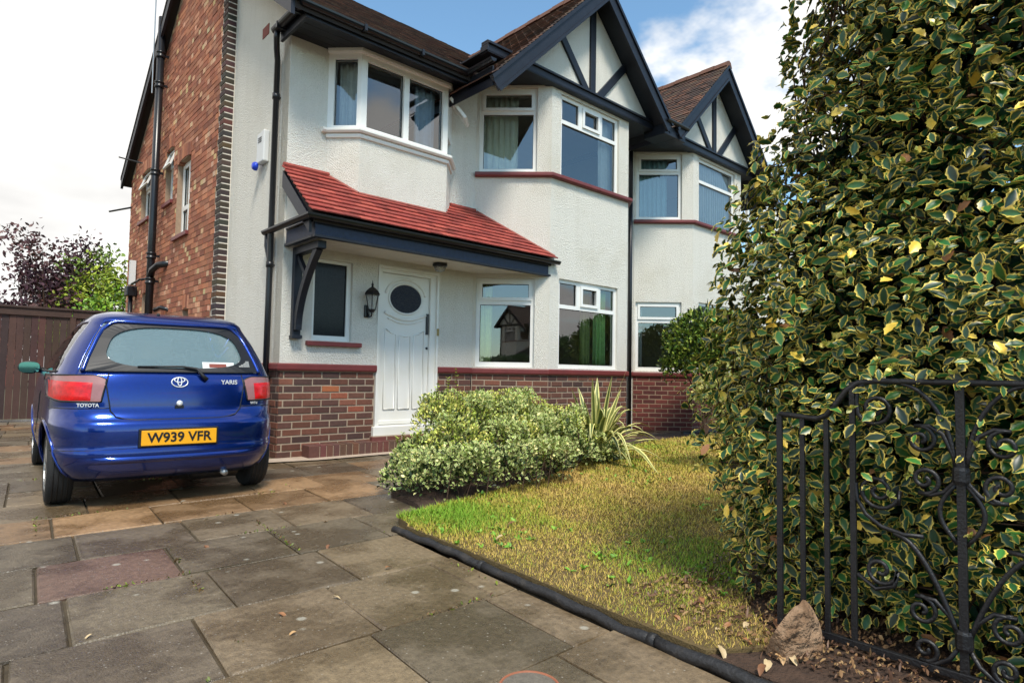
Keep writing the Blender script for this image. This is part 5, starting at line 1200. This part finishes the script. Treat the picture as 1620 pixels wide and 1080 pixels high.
# plain green hedge carrying on along the street boundary
hd = empty('street_hedge', (9.5, 0.5, 0.03)); g = np.random.default_rng(12); k = 9000
face = g.integers(0, 3, k); x = g.uniform(3.6, 15, k); y = np.where(face == 0, 1.05, np.where(face == 1, -0.35, g.uniform(-0.35, 1.05, k))); z = np.where(face == 2, 1.95, g.uniform(0.05, 1.95, k))
bp_ = 0.12*vnoise(x, z+y, 2.0, 2); y = y+bp_*np.where(face == 0, 1, np.where(face == 1, -1, 0))+g.normal(0, 0.05, k); z = z+bp_*(face == 2)+g.normal(0, 0.04, k)
P = np.stack([x, y, np.clip(z, 0.04, 3)], 1)
cloud('hedge_leaves', LV, LF_, P, rot_to(g.normal(0, 1, (k, 3)), g.uniform(0, 6, k)), g.uniform(0.09, 0.16, (k, 1)), np.array([lin(70, 104, 38), lin(54, 84, 34), lin(92, 120, 46)])[g.integers(0, 3, k)]*g.uniform(0.6, 1.2, (k, 1)), M['leafm'], hd).matrix_parent_inverse = Matrix.Translation(hd.location).inverted()
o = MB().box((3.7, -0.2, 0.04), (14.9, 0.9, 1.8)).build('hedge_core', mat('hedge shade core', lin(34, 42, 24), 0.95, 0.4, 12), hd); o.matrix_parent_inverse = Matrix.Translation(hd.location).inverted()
tag(hd, 'long clipped green hedge along the street side of the lawn', 'hedge')

# generic leafy mound: leaves on bumpy ellipsoid clumps
def mound(name, clumps, k, size, colors, mt, root, depth=0.3, seed=0, base_v=None, base_f=None, E_=None, margin=None, upbias=0.5, allyellow=0.05):
    g = np.random.default_rng(seed); w = np.array([c[3]*c[4]*c[5] for c in clumps])**(2/3); idx = g.choice(len(clumps), k, p=w/w.sum()); C_ = np.array(clumps)[idx]
    d = g.normal(0, 1, (k, 3)); d[:, 2] = np.where(d[:, 2] < -0.3, -d[:, 2]*0.6, d[:, 2]); d /= np.linalg.norm(d, axis=1, keepdims=True)
    rr = 1-depth*g.random(k)**1.6+0.10*vnoise(d[:, 0]*3+idx, d[:, 1]*3+d[:, 2]*2.3, 2.2, seed+1)
    P = C_[:, :3]+d*C_[:, 3:6]*rr[:, None]; P[:, 2] = np.maximum(P[:, 2], 0.05)
    dirs = d*0.7+g.normal(0, 0.65, (k, 3)); dirs[:, 2] += upbias
    rot = rot_to(dirs, g.normal(0, 0.7, k)); sc = g.uniform(size[0], size[1], (k, 1))
    bv = LV if base_v is None else base_v; bf = LF_ if base_f is None else base_f
    if margin is None: C = np.array(colors)[g.integers(0, len(colors), k)]*g.uniform(0.65, 1.25, (k, 1))
    else: C = leaf_cols(k, E_, colors, margin, 0.25, allyellow, seed)
    o = cloud(name, bv, bf, P, rot, sc, C, mt, root); o.matrix_parent_inverse = Matrix.Translation(root.location).inverted(); return o
# small two-tone leaf for the variegated shrub
EV = np.array([(0, 0, 0), (0.5, 0.32, 0.06), (1, 0, -0.05), (0.5, -0.32, 0.06), (0.14, 0, 0.012), (0.5, 0.17, 0.05), (0.8, 0, -0.01), (0.5, -0.17, 0.05)]); EF = np.array([(0, 4, 5, 1), (1, 5, 6, 2), (0, 3, 7, 4), (3, 2, 6, 7), (4, 7, 6, 5)]); EE = np.array([1, 1, 1, 1, 0.1, 0, 0.15, 0.])
eu = empty('variegated_shrub', (3.6, 4.2, 0.03)); SH = lambda L_: [(a+0.1, b, c*1.15, d, e, f*1.1) for a, b, c, d, e, f in L_]
CL = [(2.88, 4.15, 0.14, 0.36, 0.3, 0.24), (2.82, 4.45, 0.1, 0.26, 0.3, 0.2), (3.12, 4.0, 0.2, 0.3, 0.26, 0.24), (3.3, 4.45, 0.34, 0.34, 0.32, 0.28), (3.5, 3.95, 0.16, 0.34, 0.28, 0.24), (3.75, 4.25, 0.3, 0.32, 0.3, 0.26), (3.62, 4.65, 0.42, 0.3, 0.3, 0.3),
  (4.0, 4.6, 0.42, 0.32, 0.3, 0.32), (4.05, 4.05, 0.16, 0.36, 0.28, 0.22), (4.4, 4.35, 0.3, 0.32, 0.3, 0.26), (4.45, 4.75, 0.4, 0.3, 0.3, 0.28), (4.8, 4.6, 0.32, 0.34, 0.28, 0.28), (4.75, 4.3, 0.16, 0.36, 0.26, 0.2), (5.15, 4.55, 0.2, 0.3, 0.24, 0.2), (5.3, 4.42, 0.08, 0.28, 0.14, 0.1), (3.35, 4.8, 0.5, 0.22, 0.24, 0.26), (3.0, 4.5, 0.2, 0.3, 0.3, 0.24), (4.2, 4.85, 0.45, 0.25, 0.25, 0.28)]
G1 = [lin(84, 124, 48), lin(106, 144, 54), lin(128, 160, 60)]
gg = random.Random(2); CL = SH(CL); CL = [(a, b, c, d*0.86, e*0.86, f*0.9) for a, b, c, d, e, f in CL]+[(c[0]+gg.uniform(-0.9, 0.9)*c[3], c[1]-gg.uniform(0, 0.9)*c[4], c[2]+gg.uniform(0.2, 0.85)*c[5], 0.13, 0.12, 0.13) for c in CL for _ in range(3)]
mound('shrub_leaves', CL, 22000, (0.025, 0.042), G1, M['leafm'], eu, 0.32, 21, EV, EF, EE, lin(238, 234, 164), 0.5, 0.1)
top = [(3.3, 4.62, 0.46, 0.3, 0.3, 0.26), (3.62, 4.72, 0.5, 0.28, 0.28, 0.26), (4.0, 4.65, 0.5, 0.3, 0.28, 0.27), (4.5, 4.75, 0.46, 0.32, 0.28, 0.26), (4.85, 4.62, 0.38, 0.28, 0.25, 0.24), (3.2, 4.25, 0.34, 0.28, 0.26, 0.2), (3.8, 4.25, 0.36, 0.3, 0.26, 0.22)]
top = SH(top)
mound('new_growth', top, 5000, (0.022, 0.036), [lin(150, 172, 60), lin(172, 188, 76)], M['leafm'], eu, 0.2, 22, EV, EF, EE, lin(222, 216, 120), 0.8, 0.3)
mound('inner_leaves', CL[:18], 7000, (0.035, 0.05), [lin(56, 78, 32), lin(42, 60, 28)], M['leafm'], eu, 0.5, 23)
st_ = MB(); g = random.Random(4); spr = []
for i in range(70):
    c = random.choice(CL); a = g.uniform(0, 6.28); e = Vector((c[0]+c[3]*0.9*math.cos(a), c[1]+c[4]*0.9*math.sin(a), max(0.1, c[2]+c[5]*g.uniform(0, 0.9)))); b = Vector((c[0]+g.uniform(-0.1, 0.1), c[1], 0.0))
    st_.tube([b, (b+e)/2+Vector((0, 0, 0.08)), e], [0.006, 0.004, 0.002], 4, cap=False)
for hx, hy, hz in [(3.42, 4.6, 0.98), (3.55, 4.65, 1.06), (3.32, 4.62, 0.92), (4.62, 4.85, 0.88)]+[(c[0]+g.uniform(-0.9, 0.9)*c[3], c[1]+g.uniform(-0.8, 0.6)*c[4], c[2]+c[5]*g.uniform(0.85, 1.25)) for c in CL[:18] for _ in range(6)]:
    b = Vector((hx+0.05, hy, max(0.05, min(0.4, hz-0.22)))); e = Vector((hx, hy, hz)); st_.tube([b, (b+e)/2, e], [0.006, 0.004, 0.003], 5)
    for t_ in np.linspace(0.3, 1, 16):
        for q in range(2): spr.append((b.lerp(e, t_), g.uniform(0, 6.28)))
so2 = st_.build('stems', M['wood'], eu, fix=False); so2.matrix_parent_inverse = Matrix.Translation(eu.location).inverted(); so2['kind'] = 'stuff'
SPp = np.array([tuple(p) for p, a in spr]); SPd = np.array([(math.cos(a), math.sin(a), 0.7) for p, a in spr])
cloud('shoot_leaves', EV, EF, SPp, rot_to(SPd, np.zeros(len(spr))), np.full((len(spr), 1), 0.034), leaf_cols(len(spr), EE, [lin(140, 166, 56)], lin(196, 204, 96), 0.2, 0.2, 9), M['leafm'], eu).matrix_parent_inverse = Matrix.Translation(eu.location).inverted()
tag(eu, 'spreading low shrub of small cream edged leaves between drive and lawn', 'shrub')

# strap leaved plant: each blade is a part
phm = empty('strap_leaf_plant', (5.62, 4.66, 0.03)); g = random.Random(14)
for i in range(84):
    a = g.uniform(0, 6.283); L = g.uniform(0.85, 1.4); el_a = g.uniform(0.45, 1.3); w_ = g.uniform(0.022, 0.036); dr_ = g.uniform(0.3, 0.8)
    if i < 12: el_a = g.uniform(1.15, 1.45); dr_ = 0.15
    mb = MB(); n = 9; vs = []; cols = []
    for j in range(n+1):
        t_ = j/n; rr_ = L*t_*math.cos(el_a)+0.0; z = L*t_*math.sin(el_a)-dr_*L*t_**2.6; ww = w_*(0.5+2.2*t_*(1-t_)+0.3*(1-t_))*(1-t_**6)
        cx_, cy_ = math.cos(a)*(0.03+rr_), math.sin(a)*(0.03+rr_); tx, ty = -math.sin(a), math.cos(a); z = max(z, 0.02)
        for k, s_ in enumerate((-1, -0.55, 0, 0.55, 1)): vs.append((cx_+tx*ww*s_, cy_+ty*ww*s_, z+abs(s_)*0.35*ww))
    green = [lin(104, 116, 58), lin(86, 102, 50), lin(122, 128, 66)][i % 3]; edge = lin(222, 214, 136)
    if i == 20: green = lin(196, 150, 50)
    for j in range(n):
        for k in range(4): mb.add([vs[j*5+k], vs[j*5+k+1], vs[(j+1)*5+k+1], vs[(j+1)*5+k]], [(0, 1, 2, 3)], None, edge if k in (0, 3) else green)
    mb.build('blade', M['leafm'], phm, fix=False)
tag(phm, 'spiky strap leaved plant with yellow striped blades beside the low shrub', 'plant')

# clipped round bush by the neighbouring bay
rb = empty('round_bush', (9.15, 5.35, 0.03))
RC = [(9.15, 5.35, 1.5, 0.66, 0.6, 0.62), (9.5, 5.25, 1.3, 0.7, 0.6, 0.66), (8.95, 5.4, 1.15, 0.5, 0.5, 0.5), (9.75, 5.2, 1.65, 0.6, 0.5, 0.5)]
mound('bush_leaves', RC, 12000, (0.045, 0.075), [lin(104, 132, 44), lin(132, 150, 54), lin(80, 110, 40), lin(156, 164, 64)], M['leafm'], rb, 0.22, 61)
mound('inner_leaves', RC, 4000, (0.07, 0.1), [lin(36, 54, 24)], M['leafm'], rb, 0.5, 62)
m_ = MB()
for i in range(14):
    c = RC[i % 4]; m_.tube([(9.2, 5.33, 0.0), (9.2+(c[0]-9.2)*0.4, 5.33, 0.6), (c[0]+random.uniform(-0.3, 0.3), c[1]+random.uniform(-0.2, 0.2), c[2])], [0.03, 0.02, 0.008], 6)
o = m_.build('stems', M['wood'], rb); o.matrix_parent_inverse = Matrix.Translation(rb.location).inverted()
tag(rb, 'rounded green clipped bush in front of the neighbouring bay window', 'bush')
# small pale shrub between the bush and the holly
ps_ = empty('pale_shrub', (6.1, 3.3, 0.03))
PC = [(6.15, 3.32, 0.75, 0.38, 0.35, 0.42), (6.4, 3.2, 0.5, 0.4, 0.35, 0.36), (6.5, 3.25, 1.05, 0.3, 0.3, 0.35)]
mound('shrub_leaves', PC, 3200, (0.035, 0.055), [lin(96, 118, 48), lin(120, 136, 60)], M['leafm'], ps_, 0.5, 65, EV, EF, EE, lin(214, 206, 124), 0.3, 0.12)
m_ = MB()
for i in range(60): m_.tube([(6.3+random.uniform(-0.1, 0.1), 3.25, 0), (6.3+random.uniform(-0.3, 0.3), 3.25+random.uniform(-0.2, 0.2), 0.35), (6.3+random.uniform(-0.4, 0.4), 3.25+random.uniform(-0.3, 0.3), random.uniform(0.3, 1.1))], [0.007, 0.005, 0.003], 4)
o = m_.build('twigs', M['wood'], ps_, fix=False); o.matrix_parent_inverse = Matrix.Translation(ps_.location).inverted(); o['kind'] = 'stuff'
tag(ps_, 'thin pale yellow leaved shrub with bare twigs beside the lawn', 'shrub')

# trees beyond the gate
def tree(name, loc, h, r, k, size, colors, label, seed, bark=M['wood'], squash=1.0, z0=0.35):
    g = np.random.default_rng(seed); root = empty(name, loc); x, y, z = loc; mb = MB(); tips = []
    mb.tube([(0, 0, 0), (0.05, 0.02, h*0.25), (0.02, -0.04, h*0.45)], [0.11, 0.085, 0.06], 8)
    for i in range(22):
        a = g.uniform(0, 6.283); rr_ = r*g.uniform(0.35, 1.0); zt = h*g.uniform(z0, 0.98); rr_ *= math.sqrt(max(0.1, 1-((zt/h-0.55)/0.52)**2))
        b = Vector((0, 0, h*g.uniform(0.12, 0.42))); e = Vector((rr_*math.cos(a), rr_*math.sin(a), zt)); m = b.lerp(e, 0.5)+Vector((0, 0, 0.12*h*g.uniform(-0.3, 1)))
        mb.tube([b, m, e], [0.04, 0.022, 0.007], 5, cap=False); tips.append(e); tips.append(m.lerp(e, 0.5)); tips.append(m.lerp(e, 0.15))
        for q in range(3):
            d = Vector(g.normal(0, 0.35*r*0.6, 3)); s_ = m.lerp(e, g.uniform(0.3, 0.9)); mb.tube([s_, s_+d], [0.01, 0.003], 4, cap=False); tips.append(s_+d)
    mb.build('trunk', bark, root, fix=False)
    T = np.array([tuple(t) for t in tips]); idx = g.integers(0, len(T), k); P = T[idx]+g.normal(0, 0.14*r, (k, 3))*[1, 1, 0.8]; P[:, 2] = np.maximum(P[:, 2], 0.1)
    cols = np.array(colors)[(g.integers(0, len(colors), len(T)))[idx]]*g.uniform(0.55, 1.3, (k, 1))
    cloud('crown', LV, LF_, P, rot_to(g.normal(0, 1, (k, 3))+[0, 0, -0.2], g.uniform(0, 6, k)), g.uniform(size[0], size[1], (k, 1)), cols, M['leafm'], root, kind=None)
    return tag(root, label, 'tree')
tree('purple_tree', (1.85, 19.2, 0), 4.25, 1.6, 10500, (0.08, 0.14), [lin(70, 42, 52), lin(88, 54, 58), lin(58, 36, 44), lin(98, 66, 62)], 'purple leaved tree rising behind the brown board gate', 71)
tree('green_tree', (2.75, 18.6, 0), 4.1, 1.0, 4200, (0.08, 0.13), [lin(142, 160, 48), lin(170, 182, 60), lin(104, 128, 44)], 'yellow green tree standing behind the purple one by the brick corner', 72)
tree('green_bush', (2.95, 17.2, 0), 3.0, 0.9, 3500, (0.07, 0.12), [lin(124, 164, 40), lin(96, 140, 36), lin(150, 184, 56)], 'bright green bush just beyond the gate against the brick corner', 73, z0=0.2)
tree('green_bush', (-0.1, 24, 0), 3.6, 0.8, 1500, (0.09, 0.14), [lin(120, 150, 40), lin(150, 170, 60)], 'small bright green tree by the distant slate roof', 74)
# distant house
dh = empty('distant_house', (1.0, 38, 0))
MB().box((-2.6, 0, 0), (1.6, 5, 3.2)).build('wall', M['airbrick'], dh)
MB().prism([(-2.9, 3.1), (-0.5, 5.0), (1.9, 3.1)], 0, 5.4, Matrix(((1, 0, 0, 0), (0, 0, 1, -0.2), (0, 1, 0, 0), (0, 0, 0, 1)))).build('roof', mat('slate roof', lin(120, 128, 134), 0.6, 0.15, 4), dh)
tag(dh, 'distant brick house with a grey slate roof past the trees', 'house')

# ---------------------------------------------------------------- wrought iron gate standing open against the hedge
ig = empty('iron_gate', (2.5, 0.51, 0)); GX = 2.5
def gp_(y, z): return (0.0, y-0.51, z)
def gbar(name, pts, r=0.011, n=6): return MB().tube([gp_(*p) for p in pts], r, n).build(name, M['iron'], ig, smooth=True)
def flat(name, y, z0, z1, w_=0.02): return MB().box((-0.008, y-0.51-w_/2, z0), (0.008, y-0.51+w_/2, z1)).build(name, M['iron'], ig, bevel=0.002)
for s_ in (1, -1):
    for i, d in enumerate((0.605, 0.515, 0.425)):
        flat('gate_bar', 0.51+s_*d, 0.06, 0.885 if i else 0.895, 0.022 if i == 0 else 0.018)
    flat('gate_bar', 0.51+s_*0.332, 0.06, 1.03, 0.02)
flat('centre_post', 0.51, 0.05, 1.03, 0.026)
for y0, y1, z in ((-0.095, 1.115, 0.075),): MB().box((-0.01, y0-0.51, z-0.012), (0.01, y1-0.51, z+0.012)).build('bottom_rail', M['iron'], ig, bevel=0.002)
top_ = [(0.51+s, z) for s, z in ((0.605, 0.895), (0.46, 0.885), (0.425, 0.90), (0.39, 0.945), (0.35, 1.0), (0.31, 1.028), (0.25, 1.035), (0, 1.035))]
gbar('top_rail', top_+[(1.02-y, z) for y, z in top_[-2::-1]], 0.012)
MB().lathe([(0.022, 0.70), (0.026, 0.71), (0.026, 0.745), (0.022, 0.755)], 10).build('collar', M['iron'], ig); MB().lathe([(0.022, 0.16), (0.026, 0.17), (0.026, 0.215), (0.022, 0.225)], 10).build('collar', M['iron'], ig)
def scroll(y, z, r0, turns, start, sgn, lead):        # spiral ending, with a lead-in curve
    pts = []
    n = 30
    for i in range(n+1):
        t_ = i/n; a = start+sgn*turns*2*math.pi*(1-t_); r_ = r0*(0.14+0.86*(1-t_)) if False else r0*(0.16+0.84*t_); pts.append((y+r_*math.cos(start-sgn*turns*2*math.pi*(1-t_)), z+r_*math.sin(start-sgn*turns*2*math.pi*(1-t_))))
    return pts+lead
for s_ in (1, -1):
    c = lambda y, z: (0.51+s_*y, z)
    def sc_(y, z, r0, turns, st_a, sg, lead):
        n = 26; pts = []
        for i in range(n+1):
            t_ = i/n; a = st_a-sg*turns*2*math.pi*(1-t_); r_ = r0*(0.15+0.85*t_); pts.append(c(y+r_*math.cos(a), z+r_*math.sin(a)))
        return pts+[c(*p) for p in lead]
    # upper half: big C from the side bar, inner scrolls at the collar, fan arcs
    gbar('scroll', sc_(0.255, 0.935, 0.062, 1.6, -0.3, 1, [(0.318, 0.96), (0.312, 1.01), (0.28, 1.03)]), 0.008)
    gbar('scroll', sc_(0.115, 0.835, 0.05, 1.5, 1.2, -1, [(0.09, 0.885), (0.05, 0.86), (0.02, 0.79), (0.012, 0.74)]), 0.008)
    gbar('scroll', sc_(0.105, 0.70, 0.05, 1.5, -1.2, 1, [(0.085, 0.65), (0.05, 0.665), (0.02, 0.70), (0.012, 0.725)]), 0.008)
    gbar('scroll', sc_(0.25, 0.64, 0.07, 1.7, 3.0, -1, [(0.185, 0.60)]), 0.008)
    gbar('fan_arc', [c(0.19-0.175*math.sin(t_*1.45), 1.03-0.27*(1-math.cos(t_*1.55))) for t_ in np.linspace(0, 1, 14)], 0.008)
    gbar('long_scroll', [c(0.322, 0.66), c(0.318, 0.60), c(0.29, 0.55), c(0.24, 0.515), c(0.17, 0.50), c(0.11, 0.505)], 0.008)
    gbar('long_arc', [c(0.20-0.185*(t_**0.8), 0.50-0.30*t_**1.5) for t_ in np.linspace(0, 1, 12)], 0.009)
    gbar('long_arc', [c(0.012+0.05*math.sin(t_*3.14), 0.70-0.20*t_) for t_ in np.linspace(0, 1, 10)], 0.008)
    gbar('scroll', sc_(0.245, 0.36, 0.055, 1.4, 3.0, -1, [(0.2, 0.315), (0.26, 0.29), (0.32, 0.33)]), 0.008)
    gbar('scroll', sc_(0.12, 0.255, 0.05, 1.5, 1.2, -1, [(0.08, 0.30), (0.04, 0.26), (0.012, 0.20)]), 0.008)
    gbar('scroll', sc_(0.11, 0.13, 0.042, 1.4, -1.2, 1, [(0.08, 0.09), (0.04, 0.12), (0.012, 0.17)]), 0.008)
ig.location.x = GX
tag(ig, 'black wrought iron scrolled garden gate standing open against the holly', 'gate')
# gate post, out of the way on the street side
MB_ = MB().box((2.46, -0.26, 0), (2.60, -0.13, 1.25)).build('gate_post', M['iron'], None, bevel=0.01); tag(MB_, 'square black iron gate post on the street side of the open gate', 'post')

# ---------------------------------------------------------------- small things
def rock(name, loc, sz, seed):
    g = np.random.default_rng(seed); b = bmesh.new(); bmesh.ops.create_icosphere(b, subdivisions=4, radius=1)
    pl_n = g.normal(0, 1, (9, 3)); pl_n /= np.linalg.norm(pl_n, axis=1, keepdims=True); pd = g.uniform(0.45, 0.85, 9)
    for v in b.verts:
        p = np.array(v.co)
        for n_, d_ in zip(pl_n, pd):
            e = p@n_-d_
            if e > 0: p = p-n_*e
        p = p*(1+0.04*math.sin(7*p[0]+5*p[1])); v.co = Vector(p*np.array(sz))
    me = bpy.data.meshes.new(name); b.to_mesh(me); b.free(); me.materials.append(M['stone']); o = link(name, me); o.location = loc; return o
tag(rock('garden_stone', (2.32, 0.985, 0.07), (0.12, 0.09, 0.17), 12), 'rough brown stone at the foot of the iron gate', 'stone')
dc = empty('drain_cover', (1.47, 1.49, 0.005))
MB().lathe([(0.0, 0.0), (0.093, 0.0), (0.093, 0.005), (0.0, 0.005)], 40).build('cover_plate', mat('cast cover', lin(104, 98, 88), 0.7, 0.3, 30, bump=0.5, bscale=90), dc)
MB().tube([(0.098*math.cos(t), 0.098*math.sin(t), 0.004) for t in np.linspace(0, 2*math.pi, 49)], 0.005, 6, cap=False).build('cover_rim', M['orange'], dc)
tag(dc, 'round drain cover with an orange painted rim set in the paving', 'drain cover')
# fallen leaves
DLc = [lin(150, 104, 70), lin(176, 140, 96), lin(122, 84, 58), lin(188, 166, 128)]
dlm = [np_mesh('fallen_leaf', holly_leaf(0.2, 0.5, 0.5, 3+i)[0], HF, M['leafm'], np.tile(np.array(DLc[i]), (len(HV), 1))) for i in range(4)]
g = random.Random(23)
for i in range(46):
    if i < 26: x, y, z = g.uniform(2.1, 2.55), g.uniform(0.95, 1.5), 0.062
    elif i < 34: x, y, z = g.uniform(2.2, 4.0), g.uniform(1.4, 3.0), 0.085
    else: x, y, z = g.uniform(0.4, 2.0), g.uniform(1.6, 4.8), 0.012
    o = link('fallen_leaf', dlm[i % 4]); o.location = (x, y, z); o.rotation_euler = (g.uniform(-0.3, 0.3), g.uniform(-0.3, 0.3), g.uniform(0, 6.28)); s_ = g.uniform(0.03, 0.055); o.scale = (s_, s_, s_)
    lab = ('dry brown leaf lying on the soil by the stone', 'fallen leaves by the stone') if i < 26 else (('dry leaf lying on the lawn grass', 'fallen leaves on the lawn') if i < 34 else ('small dry leaf lying on the paving slabs', 'fallen leaves on the paving'))
    tag(o, lab[0], 'leaf', lab[1])
# broad leaved weeds and clover in the lawn
g = np.random.default_rng(16); k = 260; cx_ = g.uniform(2.15, 5.5, k); cy_ = g.uniform(1.4, 4.2, k); okw = inpoly(cx_, cy_, LAWN) & ((vnoise(cx_, cy_, 2.5, 8) > 0.15) | (np.hypot(cx_-2.8, cy_-1.8) < 0.5)); cx_, cy_ = cx_[okw], cy_[okw]; k = len(cx_)
P = np.repeat(np.stack([cx_, cy_, np.full(k, 0.052)], 1), 6, 0); d = g.normal(0, 1, (k*6, 3)); d[:, 2] = np.abs(d[:, 2])*0.5+0.15
tag(cloud('lawn_weeds', LV, LF_, P, rot_to(d, g.normal(0, 0.3, k*6)), g.uniform(0.018, 0.045, (k*6, 1)), np.array([lin(110, 160, 50), lin(136, 178, 64), lin(90, 138, 44)])[g.integers(0, 3, k*6)], M['leafm']), 'bright green weeds and clover dotted through the lawn', 'weeds', kind='stuff')
# moss and weeds in the joints
k = 3000; g = np.random.default_rng(6); row = g.integers(-2, 9, k); onrow = g.random(k) < 0.6
x = g.uniform(0.0, 2.1, k); y = np.where(onrow, row0+row*rs, g.uniform(1.2, 7, k)); x = np.where(onrow, x, np.round((x-0.3)/0.595)*0.595+0.3+0.078*(y-2.8)); cl2 = vnoise(x, y, 3.5, 9) > 0.35
P = np.stack([x, y, np.full(k, 0.002)], 1)[cl2]+g.normal(0, 0.006, (cl2.sum(), 3))*[1, 1, 0.1]; d = g.normal(0, 1, (len(P), 3)); d[:, 2] = np.abs(d[:, 2])*0.8+0.25
tag(cloud('joint_weeds', LV, LF_, P, rot_to(d, g.uniform(0, 6, len(P))), g.uniform(0.008, 0.024, (len(P), 1)), np.array([lin(128, 140, 50), lin(92, 104, 44), lin(110, 86, 54), lin(90, 64, 44)])[g.integers(0, 4, len(P))], M['leafm']), 'moss and tiny weeds growing in the paving joints', 'weeds', kind='stuff')
# litter under the hedge
k = 5000; x = g.uniform(2.12, 3.4, k); y = g.uniform(0.2, 1.75, k); ok = (x > 2.2+0.15*np.abs(y-1)); P = np.stack([x, y, 0.045+0.03*g.random(k)], 1)[ok]
d = g.normal(0, 1, (len(P), 3)); d[:, 2] *= 0.3
tag(cloud('leaf_litter', LV, LF_, P, rot_to(d, g.normal(0, 0.3, len(P))), g.uniform(0.015, 0.045, (len(P), 1))*[[1, 0.45, 1]], np.array([lin(112, 82, 60), lin(140, 108, 76), lin(84, 60, 46), lin(160, 130, 90)])[g.integers(0, 4, len(P))]*0.85, M['leafm']), 'brown leaf litter under the holly', 'litter', kind='stuff')
# hose along the neighbouring wall
hz = MB(); hz.tube([(9.6, 6.0, 0.03), (10.0, 5.85, 0.05), (10.6, 5.75, 0.04), (11.2, 5.6, 0.04)], 0.045, 8); tag(hz.build('garden_pipe', M['black'], None, smooth=True), 'black pipe lying along the path at the neighbouring wall', 'pipe')

# ---------------------------------------------------------------- house over the road (seen in the window panes)
def base_root(root, loc):
    root.location = loc; inv = Matrix.Translation(loc).inverted()
    for ch in root.children: ch.matrix_parent_inverse = inv @ ch.matrix_parent_inverse
base_root(H, Vector((6.0, 9.0, 0))); base_root(N_, Vector((12.0, 9.0, 0)))
OPP = empty('house_across_road', H.location)
for ch in list(H.children):
    nm = ch.name.split('.')[0]
    if nm in ('side_wall_bricks', 'front_slope_tiles', 'air_brick', 'soil_stack'): continue
    c = ch.copy(); COL.objects.link(c); c.parent = OPP
    for g2 in ch.children:
        if g2.name.split('.')[0] in ('brick', 'tile', 'gasket', 'soffit_board', 'panel_mould'): continue
        d = g2.copy(); COL.objects.link(d); d.parent = c
bpy.context.view_layer.update()
OPP.matrix_world = Matrix.Translation((-15.5, -9.8, 0)) @ Matrix.Rotation(math.pi, 4, 'Z') @ Matrix.Translation(H.location)
h2 = copy_tree(hd); h2.location = (-20, -12.2, 0.0); tag(h2, 'clipped green hedge in front of the house across the road', 'hedge')
tag(OPP, 'matching white house with timbered gable on the far side of the road', 'house')
